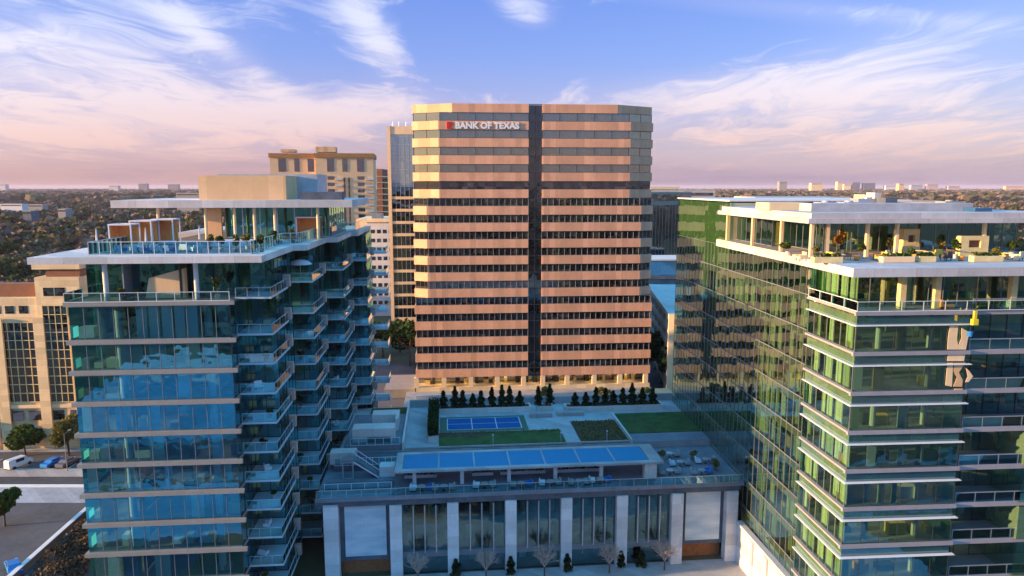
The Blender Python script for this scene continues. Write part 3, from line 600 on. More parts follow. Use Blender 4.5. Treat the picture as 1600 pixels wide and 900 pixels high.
# ================================================================== LEFT GLASS TOWER
LT = Fr(-49, 78, 5)
lt = thing('glass_apartment_tower', 'tall blue glass apartment tower with white roof slabs and stepped balconies at left', 'building', (LT.x, LT.y, 0), LT.t)
LV = [39.4, 35.1, 31.6, 28.0, 24.4, 20.8, 17.2, 13.6, 10.0, 6.4, 2.8]
NB = 5; uR = [21.4 + 2.1 * i for i in range(NB)]; uL = [17.3, 19.0, 21.3, 23.7, 26.3]; vF = [2.15 + 14 * i for i in range(NB)]
VB = 61.0
path = [(17.3, 0)]
for i in range(NB):
    path += [(uL[i], vF[i] + 5), (uR[i] - .7, vF[i] + 5)] if i < NB - 1 else []
    if i < NB - 1: path += [(uR[i] - .7, vF[i + 1]), (uL[i + 1], vF[i + 1])]
path += [(uL[-1], VB)]
plan = [(0, 0)] + path + [(0, VB)]
rng = random.Random(4)
for k, L in enumerate(LV):
    ztop = 43.7 if k == 0 else LV[k - 1] - .55
    # floor slab with projecting taupe edge at the front and left
    s = MB(); s.prism(plan, L - .5, L - .06); s.build('floor_slab', M['taupe'], lt)
    e = MB(); e.box(-.35, 17.9, -.36, .02, L - .46, L); e.box(-.35, .0, .02, VB, L - .46, L); e.build('slab_edge', M['taupe'], lt)
    if k == 0:
        MB().wall([(0.3, VB), (0.3, 4.0), (17.0, 4.0), (17.0, vF[0] + 5)] + path[2:], L, ztop).build('glass_wall', M['gl_side'], lt)
    else:
        gw = MB().wall([(0, VB), (0, 0.05), (17.3, 0.05)], L, ztop).build('glass_wall', M['gl_blue'], lt)
        m_ = MB()
        x = rng.uniform(.3, 1.2)
        m_.box(0, 17.3, -.01, .09, L, L + .05).box(0, 17.3, -.01, .09, ztop - .05, ztop)
        for j in range(1, 11): m_.box(17.3 * j / 11 - .03, 17.3 * j / 11 + .03, -.01, .09, L, ztop)
        m_.build('mullion', M['greymetal'], gw)
        MB().wall([(17.3, 0.05)] + path[1:], L, ztop).build('side_glass_wall', M['gl_side'], lt)
    m_ = MB(); m_.posts(path[(2 if k == 0 else 0):], 1.7, .07, L, ztop); m_.build('side_mullion', M['darkmetal'], lt)
    # what stands behind the glass
    c = MB(); y = .45
    if k: 
        x = .3
        while x < 16.6:
            w_ = rng.uniform(.7, 1.9)
            if k == 1 and 4.8 < x < 13: c.m = 0; c.box(x, x + 1.1, y, y + .12, L, ztop); x += 1.38; continue
            if rng.random() < (.38 if k < 6 else .30):
                c.m = rng.choice([0, 0, 1, 1, 2, 2, 4]); c.box(x, min(17, x + w_), y, y + .1, L, ztop)
            elif rng.random() < .65:
                c.m = rng.choice([0, 1, 3, 4, 2]); hh = rng.uniform(.5, 1.4); c.box(x, min(17, x + w_), y + .8, y + 2.0, L, L + hh)
            x += w_ + rng.uniform(.1, 1.0)
    c.m = 3; c.box(.5, 16.8, 6.5, 6.7, L, ztop)
    for xx in (5.2, 11.4): c.m = rng.choice([1, 3, 4]); c.box(xx, xx + .15, 1.8, 6.5, L, ztop)
    for i in range(NB - 1):      # side rooms
        c.m = rng.choice([0, 1, 2, 3, 3]); c.box(uL[i] + .4, uL[i] + rng.uniform(1, 2.6), vF[i] + 5.4, vF[i] + 5.5, L, ztop)
        c.m = 3; c.box(uL[i] - 3, uR[i] - 1.0, vF[i] + 9, vF[i] + 9.2, L, ztop)
        if i < NB - 1: c.m = rng.choice([1, 3, 4]); c.box(uR[i] - 1.6, uR[i] - 1.5, vF[i] + 6, vF[i + 1] - 1, L, ztop)
    c.build('interior', CUR, lt)
    for j in range(3 if k else 0):
        if rng.random() < .5: x = rng.uniform(1, 15); MB().box(x, x + rng.uniform(.8, 2.2), 2.2, 3.2, ztop - .25, ztop - .15).build('ceiling_light', M['lamp'], lt)
    q = MB()
    for xx in (4.6, 14.4):
        if k: q.cyl(xx, 1.6, L, ztop, .42, n=14)
    if k: q.build('column', M['coolwhite'], lt)
MB().box(0, 17.3, 0, VB, 0, 2.2).build('base_wall', M['taupe'], lt)
q = MB()
for px in (165, 307):
    u, _ = LT.front(.9, px, 440); MB().cyl(u, .9, 39.4, 43.7, .27, n=14).build('terrace_column', M['coolwhite'], lt)
u, _ = LT.front(.9, 488, 440)
# balconies
def balcony(i, L):
    n_ = 8.6 if i < NB - 1 else 4.6
    p = [(uL[i] + .03, vF[i]), (uR[i], vF[i]), (uR[i], vF[i] + n_), (uR[i] - .66, vF[i] + n_), (uR[i] - .66, vF[i] + 4.95), (uL[i] + .03, vF[i] + 4.95)]
    if i == NB - 1: p = [(uL[i] + .03, vF[i]), (uR[i], vF[i]), (uR[i], vF[i] + n_), (uL[i] + .03, vF[i] + n_)]
    o = MB().prism(p, L - .22, L).build('balcony', M['balconyedge'], lt)
    r0 = [(uL[i] + .08, vF[i] + .08), (uR[i] - .08, vF[i] + .08), (uR[i] - .08, vF[i] + n_ - .1)]
    g_ = MB(); g_.wall(r0, L + .05, L + 1.05, .03); g_.build('railing_glass', M['gl_rail'], o)
    r = MB(); r.wall(r0, L + 1.05, L + 1.10, .06); r.posts(r0, 1.5, .045, L, L + 1.05, False); r.build('rail', M['balconyedge'], o)
    return o
for i in range(NB):
    for k, L in enumerate(LV): balcony(i, L)
    for k, L in enumerate(LV):
        zt_ = 43.65 if k == 0 else LV[k - 1] - .33
        if i < NB - 1: MB().box(uR[i] - .62, uR[i] + .25, vF[i] + 8.7, vF[i] + 9.3, L, L + 1.5).build('pier', M['pink'], lt)
# main roof slab
sl1 = [(-3.3, -.9), (21.3, -.9), (21.6, 14), (23.3, 14.3), (23.6, 28), (25.2, 28.3), (25.4, 42), (26.5, 42.3), (26.6, 61.5), (-3.3, 61.5)]
MB().prism(sl1, 43.7, 44.45).build('roof_slab', M['white'], lt)
MB().prism([(2.2, 1.6), (19.5, 1.6), (19.5, 15.8), (22, 15.8), (22, 60), (2.2, 60)], 44.45, 44.47).build('terrace_paving', M['deck'], lt)
# penthouse
pv = 24.0
(pa, zb), (pb, _), (_, ztp) = LT.front(pv, 173, 325), LT.front(pv, 550, 324), LT.front(pv, 300, 313)
ph = [(pa, pv), (pb, pv), (pb, pv + 22), (pa, pv + 22)]
MB().prism(ph, zb, ztp).build('penthouse_roof', M['white'], lt)
pg = pv + 4.5
gw = MB().wall([(8.8, pg + 16), (8.8, pg), (24.0, pg), (24.0, pg + 16)], 44.47, zb).build('penthouse_glass', M['gl_side'], lt)
MB().posts([(8.8, pg), (24.0, pg), (24.0, pg + 16)], 2.4, .14, 44.47, zb).build('mullion', M['steel'], gw)
c = MB(); c.m = 3; c.box(9.5, 24, pg + 5, pg + 5.3, 44.47, zb); c.m = 4; c.box(9.2, 11.5, pg + 2, pg + 2.2, 44.47, zb); c.m = 2; c.box(13, 15.5, pg + 1, pg + 1.3, 44.47, zb); c.m = 4; c.box(20, 22, pg + 2, pg + 2.3, 44.47, zb); c.build('interior', CUR, lt)
for px in (248, 322, 367, 398, 430, 497):
    u, _ = LT.front(pv + 1, px, 350); MB().cyl(u, pv + 1, 44.47, zb, .22, n=10).build('terrace_column', M['creamplain'], lt)
u0_, _ = LT.front(pv + 2.5, 322, 350); u1_, _ = LT.front(pv + 2.5, 346, 350); MB().box(u0_, u1_, pv + 2.5, pv + 3.1, 44.47, zb).build('warm_wall', M['beige'], lt)
u0_, z_ = LT.front(pv + 4, 309, 274); u1_, _ = LT.front(pv + 4, 446, 274); MB().box(u0_, u1_, pv + 4, pv + 16, ztp, z_).build('plant_room', M['beige'], lt)
MB().box(u0_ + .4, u1_ + 3.2, pv + 12, pv + 21, ztp, z_ + .35).build('rear_plant_room', M['hvac'], lt)
u0_, z_ = LT.front(pv + 3, 469, 300); u1_, _ = LT.front(pv + 3, 534, 300); MB().box(u0_, u1_, pv + 3, pv + 5.5, ztp, z_).build('louvre_screen', M['darkroof'], lt)
# railings of the terraces
railing(LT, [(2.0, 14), (2.0, 1.4), (19.6, 1.4), (19.9, 15.4), (22.0, 15.8), (22.3, 29.4), (24.1, 29.8), (24.3, 43.4), (25.9, 43.8), (26.1, 60)], 44.45, 1.5, 'tall glass railing round the roof terrace of the apartment tower', step=1.15)
railing(LT, [(-.2, 4), (-.2, -.25), (17.4, -.25)], 39.4, 1.05, 'glass railing with white top rail on the front terrace below the roof slab', step=1.9)
# roof terrace furnishing
def cabana(px0, px1, v, label, h=2.6, frame=M['whitepaint']):
    u0, _ = LT.front(v, px0, 350); u1, _ = LT.front(v, px1, 350); W_ = u1 - u0
    o = thing('cabana', label, 'cabana', LT.W(u0, v, 44.472), LT.t, 'orange cabanas on the tower roof'); f = MB()
    for x in (0, W_ - .14):
        for y in (0, 2.5): f.box(x, x + .14, y, y + .14, 0, h)
    f.box(0, W_, 0, .14, h, h + .16).box(0, W_, 2.5, 2.64, h, h + .16).box(0, .14, .14, 2.5, h, h + .16).box(W_ - .14, W_, .14, 2.5, h, h + .16)
    f.build('frame', frame, o); MB().box(.14, W_ - .14, .14, 2.5, h - .02, h + .04).build('roof_cloth', M['orange'], o)
    MB().box(.16, W_ - .16, 2.1, 2.18, .1, h - .05).build('back_curtain', M['orange'], o); MB().box(.02, .10, .2, 2.1, .1, h - .05).build('side_curtain', M['orange'], o)
    MB().box(.4, W_ - .4, .9, 2.0, 0, .45).build('daybed', M['whitescreen'], o)
cabana(168, 204, 9.0, 'leftmost orange cabana with white frame on the tower roof terrace', 2.9)
cabana(201, 236, 14.0, 'middle orange cabana with white frame on the tower roof terrace', 3.1)
cabana(236, 270, 16.0, 'orange cabana right of the middle one, nearest the penthouse glass', 3.2)
cabana(462, 499, 26.0, 'orange cabana at the far right corner of the roof terrace', 3.0)
rng = random.Random(8)
for i, px in enumerate([186, 207, 222, 238, 262, 286, 306]):
    u, _ = LT.front(3.0 + (i % 2), px, 380)
    if i in (1, 3, 5): umb = None
    lounge_chair(M['carblue'] if i % 2 == 0 and i < 5 else M['whitescreen'], LT.W(u, 3.2 + (i % 2) * 1.4, 44.472), LT.t + rng.uniform(-.6, .6) + 3.14, '%s lounge chair from the left behind the roof terrace railing' % ORD[i], 'lounge chairs on the tower roof')
for i, (px, v) in enumerate([(327, 7), (345, 5), (368, 3.5), (386, 8), (408, 4), (428, 12), (457, 17)]):
    u, _ = LT.front(v, px, 370); potted(LT.W(u, v, 44.472), '%s potted shrub from the left on the right half of the roof terrace' % ORD[i], M['leaf'] if i % 3 else M['leafy'], 1.9, .55, 'potted shrubs on the tower roof', i)
for i, (px, v) in enumerate([(151, 5), (228, 7), (312, 10)]):
    u, _ = LT.front(v, px, 370); o = thing('closed_parasol', ['closed pale parasol at the left end of the roof terrace', 'closed pale parasol before the cabanas', 'closed pale parasol right of the cabanas'][i], 'umbrella', LT.W(u, v, 44.472), 0, 'closed parasols on the tower roof')
    MB().cyl(0, 0, 0, 2.7, .04).build('pole', M['steel'], o); MB().cyl(0, 0, 1.1, 2.6, .16, .05, 8).build('canopy', M['coolwhite'], o)
u, _ = LT.front(12, 345, 366); pool = thing('plunge_pool', 'small raised pool with pale rim and bright blue water on the roof terrace', 'pool', LT.W(u - 1, 12, 44.472), LT.t)
MB().box(0, 7.5, 0, .25, 0, .7).box(0, 7.5, 2.75, 3, 0, .7).box(0, .25, .25, 2.75, 0, .7).box(7.25, 7.5, .25, 2.75, 0, .7).build('rim', M['whitepaint'], pool)
MB().box(.25, 7.25, .25, 2.75, 0, .6).build('water', panes('pool_water', 9, 9, [(.02, .35, .50, 1)], .06, wave=.1), pool)
# front terrace below the slab
u, _ = LT.front(2.3, 228, 465); o = thing('sloping_screen', 'slanted beige screen wall on the front terrace under the roof slab', 'screen', LT.W(u, 2.2, 39.404), LT.t)
b_ = MB(); b_.add([(0, 0, 0), (4.4, 0, 0), (4.4, 0, 3.4), (.5, 0, 2.3), (0, .9, 0), (4.4, .9, 0), (4.4, .9, 3.4), (.5, .9, 2.3)], [(0, 1, 2, 3), (7, 6, 5, 4), (3, 2, 6, 7), (0, 3, 7, 4), (1, 5, 6, 2)]); b_.build('panel', M['creamplain'], o)
for i, (px, sd_) in enumerate([(340, 3), (192, 4), (214, 6)]):
    u, _ = LT.front(1.5, px, 460); potted(LT.W(u, 1.5, 39.404), ['yellow-leaved potted tree right of the front terrace column', 'low potted shrub near the left end of the front terrace', 'small potted shrub in the middle of the front terrace'][i], M['leafy'], [2.6, 1.2, 1.1][i], .55, None, sd_)
table(M['wood'], LT.W(5.3, 1.6, 39.404), 0, 'round wooden table on the front terrace under the roof slab', None)
# on the balconies
umbrella(LT.W(uR[1] - 1.9, vF[1] + 1.9, LV[0] + .004), 'white domed parasol on the top balcony of the second balcony column', M['whitescreen'], None, 1.05)
rng = random.Random(31)
for i in range(NB - 1):
    for k in range(len(LV)):
        if i == 1 and k == 0: continue
        r = rng.random(); colname = ORD[i]; fl = ORD[k]
        p = LT.W(uL[i] + rng.uniform(.7, 3.0), vF[i] + rng.uniform(.8, 3), LV[k] + .004)
        if r < (.75 if i == 1 else .42): potted(p, 'potted plant on the %s balcony from the top in the %s balcony column' % (fl, colname), rng.choice([M['leaf'], M['leafy'], M['hedge']]), rng.uniform(1.0, 1.9), .45, 'potted plants on the balconies', k * 7 + i, 150)
        elif r < .75: lounge_chair(rng.choice([M['whitescreen'], CUR[1], CUR[0]]), p, rng.uniform(0, 6), 'armchair on the %s balcony from the top in the %s balcony column' % (fl, colname), 'armchairs on the balconies')

# ================================================================== BANK TOWER
BK = Fr(0, 170, 4.5); BZ = 3.95
bk = thing('office_tower', 'orange granite office tower with dark window bands and a lit bank sign', 'building', (BK.x, BK.y, 0), BK.t)
UC, HW, DEP = 5.5, 28.75, 46.0
def cplan(c, ins=0.0):
    a, b_, d = UC - HW + ins, UC + HW - ins, DEP - ins; v0 = ins; c = max(c, .01)
    e = c * .5
    return [(a + c, v0), (b_ - c, v0), (b_, v0 + e), (b_, d - e), (b_ - c, d), (a + c, d), (a, d - e), (a, v0 + e)]
FH = 3.92; Z0 = 8.3
zsp = [Z0 + FH * k for k in range(17)]           # tops of the granite bands
SLOT = (3.9, 7.1)
for k, zt0 in enumerate(zsp):
    lev = 16 - k
    c = 9.4 if lev == 0 else 6.2 if lev < 6 else 3.2 if lev < 12 else 0.02
    bh = 2.0 if k else 1.95
    P_ = cplan(c); S = MB()
    # band as a ring open at the central slot
    x0, x1 = SLOT
    th = .5; I = cplan(c, th)
    S.prism([(P_[0][0], 0), (x0, 0), (x0, th), (I[0][0], th)], zt0 - bh, zt0); S.prism([(x1, 0), (P_[1][0], 0), (I[1][0], th), (x1, th)], zt0 - bh, zt0)
    for j in range(1, 8): S.prism([P_[j], P_[(j + 1) % 8], I[(j + 1) % 8], I[j]], zt0 - bh, zt0)
    S.build('granite_band', M['granite'], bk)
    if k < 16:
        lev2 = lev - 1; c2 = 9.4 if lev2 == 0 else 6.2 if lev2 < 6 else 3.2 if lev2 < 12 else .02
        c2 = max(c, c2) if lev2 == 0 else c2
        Q = cplan(c, .35)
        wg = MB(); wg.wall([(x1, .35)] + Q[1:] + [Q[0], (x0, .35)], zt0 - .05, zt0 + FH - 2.0 + .05); wo_ = wg.build('window_band', M['bandglass'] if k >= 12 else M['bankglass'], bk)
        m_ = MB()
        for a_, b2 in (((Q[0][0], .3), (x0, .3)), ((x1, .3), (Q[1][0], .3)), (Q[7], Q[0]), (Q[1], Q[2]), (Q[6], Q[7])):
            if math.hypot(a_[0] - b2[0], a_[1] - b2[1]) > 1: m_.posts([a_, b2], 1.37 if k < 11 else 4.05, .10, zt0, zt0 + FH - 2.0)
        m_.wall([(x1, .3), (Q[1][0], .3)], zt0, zt0 + .06, .08); m_.wall([(Q[0][0], .3), (x0, .3)], zt0, zt0 + .06, .08); m_.build('window_frame', M['darkmetal'] if k > 10 else M['taupe'], wo_)
        MB().prism(cplan(c, .45), zt0 - 1.5, zt0 - 1.2).build('floor_slab', M['concrete'], bk)
MB().prism(cplan(9.4, .5), zsp[-1] - .5, zsp[-1] - .2).build('roof', M['granitetop'], bk)
MB().box(SLOT[0], SLOT[1], .30, .42, 6.2, zsp[-1] - .3).build('central_glass_strip', M['slotglass'], bk)
m_ = MB()
for k in range(17): m_.box(SLOT[0], SLOT[1], .2, .3, zsp[k] - .15, zsp[k] + .02)
m_.box(5.4, 5.55, .18, .3, 6.2, zsp[-1] - .3); m_.build('strip_mullion', M['darkmetal'], bk)
# ground floor
b_ = MB(); b_.box(UC - HW, UC + HW, 0, DEP, 0, BZ - .1); b_.build('plinth', M['cream'], bk)
for px in (651, 694, 736, 777, 818, 848, 886, 928, 968, 1008):
    u, _ = BK.front(.5, px, 600); MB().box(u - .55, u + .55, .05, 1.15, BZ - .1, 6.28).build('ground_column', M['creamplain'], bk)
MB().box(UC - HW + .2, UC + HW - .2, 4.5, 4.8, BZ - .1, 6.28).build('lobby_glass', M['officeglass'], bk)
MB().box(UC - HW, UC + HW, 1.2, 9, 6.1, 6.28).build('soffit', M['yellow'], bk)
rng = random.Random(2)
for j in range(22): x = UC - HW + 1.5 + j * 2.5 + rng.uniform(-.5, .5); MB().box(x, x + rng.uniform(.4, 1.4), 3.0, 4.2, BZ - .1, BZ + rng.uniform(.6, 2)).build('lobby_counter', rng.choice([M['yellow'], M['darkmetal']]), bk)
for j in range(7): x = UC - HW + 5 + j * 7.6; MB().box(x, x + 2.4, 2.2, 3.2, 6.0, 6.09).build('ceiling_light', M['lamp'], bk)
# sign
def text(body, size, mat_, parent, loc, name, ext=.12, bold=.03, sx=1):
    cu = bpy.data.curves.new(name, 'FONT'); cu.body = body; cu.size = size; cu.extrude = ext; cu.offset = bold; cu.resolution_u = 3
    tmp = bpy.data.objects.new('t', cu); COL.objects.link(tmp); dg = bpy.context.evaluated_depsgraph_get(); dg.update()
    me = bpy.data.meshes.new_from_object(tmp.evaluated_get(dg)); bpy.data.objects.remove(tmp)
    me.materials.clear(); me.materials.append(mat_)
    o = bpy.data.objects.new(name, me); COL.objects.link(o); o.parent = parent; o.location = loc; o.rotation_euler = (R(90), 0, 0); o.scale = (sx, 1, 1); return o
zs = zsp[15] - 1.72
sgn = thing('building_sign', 'white lettered sign with red emblem near the top of the orange tower', 'sign', BK.W(0, -.12, zs), BK.t)
ua, _ = BK.front(-.1, 711, 196); ub, _ = BK.front(-.1, 811, 196)
tx = text('BANK OF TEXAS', 1.95, M['letters'], sgn, (ua, 0, 0), 'lettering', .1, .09)
tw = max(v.co.x for v in tx.data.vertices) - min(v.co.x for v in tx.data.vertices); tx.scale = ((ub - ua) / tw, 1, 1)
e = MB(); ue = ua - 1.9; e.box(ue, ue + .5, -.1, .1, -.1, 1.5); e.box(ue + .5, ue + 1.25, -.1, .1, 1.1, 1.5); e.box(ue + .5, ue + 1.0, -.1, .1, .5, .85); e.box(ue + .5, ue + 1.3, -.1, .1, -.1, .25); e.add([(ue + 1.0, -.1, .5), (ue + 1.5, -.1, .9), (ue + 1.3, -.1, 1.3), (ue + .8, -.1, .8), (ue + 1.0, .1, .5), (ue + 1.5, .1, .9), (ue + 1.3, .1, 1.3), (ue + .8, .1, .8)], [(0, 1, 2, 3), (7, 6, 5, 4), (0, 4, 5, 1), (1, 5, 6, 2), (2, 6, 7, 3), (3, 7, 4, 0)]); e.build('emblem', M['red'], sgn)

# ================================================================== RIGHT GLASS TOWER
RT = Fr(33.5, 68.5, 4)
rt = thing('glass_office_tower', 'green glass office tower with white slabs and roof terraces at right', 'building', (RT.x, RT.y, 0), RT.t)
RL = [40.0 - 4 * k for k in range(10)]
rng = random.Random(9)
U2, V2, VE = 11.5, 10.0, 61.0
for k, L in enumerate(RL):
    top = L - .45; vis0 = (RL[k + 1] if k + 1 < len(RL) else 0.02)
    # floor plate
    MB().prism([(.3, .3), (U2 - .2, .3), (U2 - .2, 4.3), (28, 4.3), (28, VE), (.9, VE), (.9, V2), (.3, V2)], L - .4, L - .02).build('floor_slab', M['concrete'], rt)
    MB().box(-.3, U2 + .2, -.28, .05, L - .34, L + .02).box(U2 + .2, 27, .0, 4.4, L - .42, L + .02).build('slab_edge', M['ledge'], rt)
    MB().box(-.3, .05, .05, V2 - .3, L - .20, L + .02).build('side_slab_edge', M['ledge'], rt)
    MB().wall([(.02, 0.02), (U2, 0.02), (U2, 4.2)], L - 1.3, L - .42).build('spandrel', M['spandrel'], rt)
    MB().wall([(.02, V2 - .3), (.02, 0.02)], L - 1.3, L - .42).build('side_spandrel', M['spandrel_green'], rt)
    MB().box(-.35, U2 + .35, -.42, .0, L - 1.37, L - 1.3).box(-.35, .0, .0, V2 - .3, L - 1.37, L - 1.3).build('sun_shelf', M['whitepaint'], rt)
    gw = MB().wall([(0.02, 0.02), (U2, 0.02), (U2, 4.2), (26, 4.2)], vis0, L - 1.3 if 1 else 0).build('glass_wall', M['gl_teal'], rt)
    MB().wall([(U2, 4.2), (26, 4.2)], L - 1.3, L - .42).build('rear_spandrel', M['spandrel'], rt)
    m_ = MB(); m_.posts([(0.05, -.0), (U2, -.0)], 1.9, .035, vis0, L - 1.3); m_.build('mullion', M['darkmetal'], gw); MB().posts([(U2, 4.15), (26, 4.15)], 1.9, .05, vis0, L - .5).build('rear_mullion', M['darkmetal'], gw)
    sg = MB().wall([(.02, V2 - .3), (.02, 0.02)], vis0, L - 1.3).build('side_glass', M['gl_green'], rt)
    MB().posts([(.0, V2 - .3), (.0, 0.1)], 1.4, .06, vis0, L - 1.3).build('side_mullion', M['greymetal'], sg)
    # long receding wall
    wtop = 43.45 if k == 0 else L - .95
    lw_ = MB().wall([(.6, VE), (.6, V2)], vis0, L - .95).build('long_glass_wall', M['gl_long'], rt)
    MB().wall([(.6, VE), (.6, V2)], L - .95, L + .0).build('long_spandrel', M['long_spandrel'], rt)
    m_ = MB(); m_.posts([(.57, V2 + .2), (.57, VE)], 1.5, .05, vis0, L); m_.build('long_mullion', M['greymetal'], lw_)
    # balcony railing at the recess
    gr_ = MB().bar((U2 + .3, .12), (26.5, .12), .03, L + .05, L + 1.1).build('balcony_glass', M['gl_rail'], rt)
    MB().bar((U2 + .3, .12), (26.5, .12), .06, L + 1.1, L + 1.15).posts([(U2 + .3, .12), (26.5, .12)], 2, .05, L + .02, L + 1.1).build('balcony_rail', M['steel'], gr_)
    # interior
    c = MB(); H_ = L - 1.0
    x = .5
    while x < 25:
        w_ = rng.uniform(.6, 2.2); yy = .7 if x < U2 - 1 else 4.8
        r = rng.random()
        if r < .22: c.m = rng.choice([0, 1, 1, 5]); c.box(x, x + w_ * .6, yy, yy + .12, vis0, H_)
        elif r < .75: c.m = rng.choice([2, 3, 4, 4, 5, 0, 4]); c.box(x, x + w_, yy + 1, yy + 1.9, vis0, vis0 + rng.uniform(.5, 1.3))
        x += w_ + rng.uniform(.2, 1.2)
    y = .6
    while y < VE - 2:
        w_ = rng.uniform(.5, 1.4); xx = .5 if y < V2 - 1 else 1.2
        r = rng.random()
        if r < .50: c.m = rng.choice([0, 0, 0, 1, 1]); c.box(xx, xx + .1, y, y + w_, vis0, H_)
        elif r < .75: c.m = rng.choice([2, 3, 4, 5, 4]); c.box(xx + .8, xx + 1.8, y, y + w_, vis0, vis0 + rng.uniform(.5, 1.4))
        y += w_ + rng.uniform(.15, .9)
    c.m = 1; c.box(9, 26, 9.5, 9.8, vis0, H_); c.m = 5; c.box(6.5, 6.7, 12, VE - 1, vis0, H_); c.build('interior', OFF, rt)
    for j in range(6):
        if rng.random() < .45:
            if j < 3: x = rng.uniform(1, 9); MB().box(x, x + rng.uniform(1, 2.5), 2.0, 2.6, H_ - .2, H_ - .1).build('ceiling_light', M['lamp'], rt)
            elif j < 5: y = rng.uniform(11, 50); MB().box(2.2, 2.8, y, y + rng.uniform(1, 3), H_ - .2, H_ - .1).build('ceiling_light', M['lamp'], rt)
            else: x = rng.uniform(12.5, 18); MB().box(x, x + 1.6, 6.0, 6.6, H_ - .2, H_ - .1).build('ceiling_light', M['lamp'], rt)
    q = MB()
    for (x, y) in ((3.2, 1.5), (8.6, 1.5), (1.6, 14), (1.6, 22), (1.6, 30), (1.6, 38), (1.6, 46), (1.6, 54)): q.cyl(x, y, vis0, L - .4, .3, n=10)
    q.build('column', M['white'], rt)
MB().box(.05, .55, V2 - .35, V2, 0, 43.4).build('corner_strip', M['gl_teal'], rt)
# lower right volume
for k in range(3, 10):
    L = RL[k]; v0_ = RL[k + 1] if k < 9 else 0
    MB().wall([(18.5, 4.1), (18.5, -.2), (27, -.2)], v0_, L - .45).build('end_bay_glass', M['spandrel_green'] if k % 2 else M['gl_green'], rt)
# level under the big terrace slab
L = 40.02
sg = MB().wall([(1.2, 35), (1.2, 2.8), (26, 2.8)], L, 43.5).build('upper_glass', M['gl_green'], rt); MB().posts([(1.2, 35), (1.2, 2.8), (26, 2.8)], 1.6, .07, L, 43.5).build('mullion', M['greymetal'], sg)
MB().wall([(.6, 36), (.6, V2)], 40.0, 43.45).build('long_glass_wall', M['gl_long'], rt)
m_ = MB(); m_.posts([(.57, V2 + .2), (.57, VE)], 1.5, .05, 40, 43.45); m_.build('long_mullion', M['greymetal'], rt)
c = MB(); x = 2
for k_, (a, b2, mm) in enumerate([(6.6, 7.6, 0), (8.8, 9.2, 5), (13.6, 14.2, 1), (3.0, 4.8, 4), (10, 12, 4), (15, 17.5, 4), (5, 5.3, 5)]): c.m = mm; c.box(a, b2, 3.6, 3.8, L, 43.5 if mm != 4 else L + 1.6)
c.m = 4; c.box(2.5, 26, 8, 8.2, L, 43.5); c.m = 0
for y in (3.6, 5.4, 7.4, 9.6, 12.5): c.box(1.9, 2.0, y, y + 1.3, L, 43.5)
c.build('interior', OFF, rt)
for px in (1409, 1463, 1582): u, _ = RT.front(1.4, px, 455); MB().box(u - .3, u + .3, 1.1, 1.7, L, 43.5).build('terrace_column', M['yellow'], rt)
q = MB()
for y in (3, 8, 14, 21, 28): q.cyl(1.8, y + 1, L, 43.4, .3, n=12)
q.build('column', M['white'], rt)
railing(RT, [(-.1, V2 - .3), (-.1, -.15), (26.5, -.15)], 40.024, 1.0, 'glass railing on the ledge under the big white slab of the right tower', step=2.2)
MB().prism([(-1.25, -1.0), (28, -1.0), (28, 38), (-1.25, 36)], 43.5, 44.35).build('terrace_slab', M['softwhite'], rt)
MB().prism([(-.6, 3.5), (28, 3.5), (28, 30), (-.6, 30)], 44.35, 44.37).build('terrace_paving', M['gravel'], rt)
# upper terrace storey and roof
gw = MB().wall([(1.8, 36), (1.8, 24), (4.2, 24), (4.2, 15.5), (28, 15.5)], 44.37, 48.1).build('terrace_glass', M['gl_teal'], rt)
MB().posts([(1.8, 36), (1.8, 24), (4.2, 24), (4.2, 15.5), (28, 15.5)], 1.7, .09, 44.37, 48.1).build('mullion', M['greymetal'], gw)
c = MB(); c.m = 4; c.box(6, 28, 19, 19.2, 44.37, 48.1); c.m = 2; c.box(3.0, 3.6, 24.5, 26, 44.4, 47.5); c.m = 3; c.box(7.6, 8.3, 16.3, 16.5, 44.4, 47.3); c.box(18.5, 19.4, 16.3, 16.5, 44.4, 47.6); c.m = 2; c.box(5, 6.6, 16.5, 16.8, 44.37, 47.6); c.m = 0; c.box(9, 10, 16.5, 16.7, 44.37, 47.9); c.m = 4; c.box(12, 17, 16.6, 17, 44.37, 46.4); c.build('interior', OFF, rt)
for x in (7, 11.5, 16, 20.5): MB().box(x, x + 1.6, 17.5, 18.2, 47.9, 48.0).build('ceiling_light', M['lamp'], rt)
for (u, v) in [(-.2, 9.6), (-.2, 17), (-.2, 25.5), (-.2, 34.5)] + [(RT.front(9.8, px, 370)[0], 9.8) for px in (1293, 1355, 1401, 1537)]: MB().box(u - .17, u + .17, v - .17, v + .17, 44.37, 48.1).build('terrace_column', M['creamplain'], rt)
MB().prism([(-1.2, 8.5), (28, 8.5), (28, 36), (-1.2, 36)], 48.1, 48.62).prism([(-.6, 9.1), (28, 9.1), (28, 36), (-.6, 36)], 48.62, 49.2).build('roof_slab', M['softwhite'], rt)
MB().box(-1.2, -1.0, 8.3, 36, 44.35, 44.5).build('terrace_kerb', M['creamplain'], rt)
# back mass above the terrace level
wl = MB().wall([(.6, VE), (.6, 36.1)], 40.0, 49.9).build('long_glass_wall', M['gl_long'], rt)
MB().box(.8, 28, 36.2, VE, 40.0, 49.7).build('back_block', M['desk'] if 'desk' in M else OFF[1], rt)
MB().box(.5, 28, 36.0, VE + .3, 49.9, 50.1).build('parapet_cap', M['pinkledge'], rt)
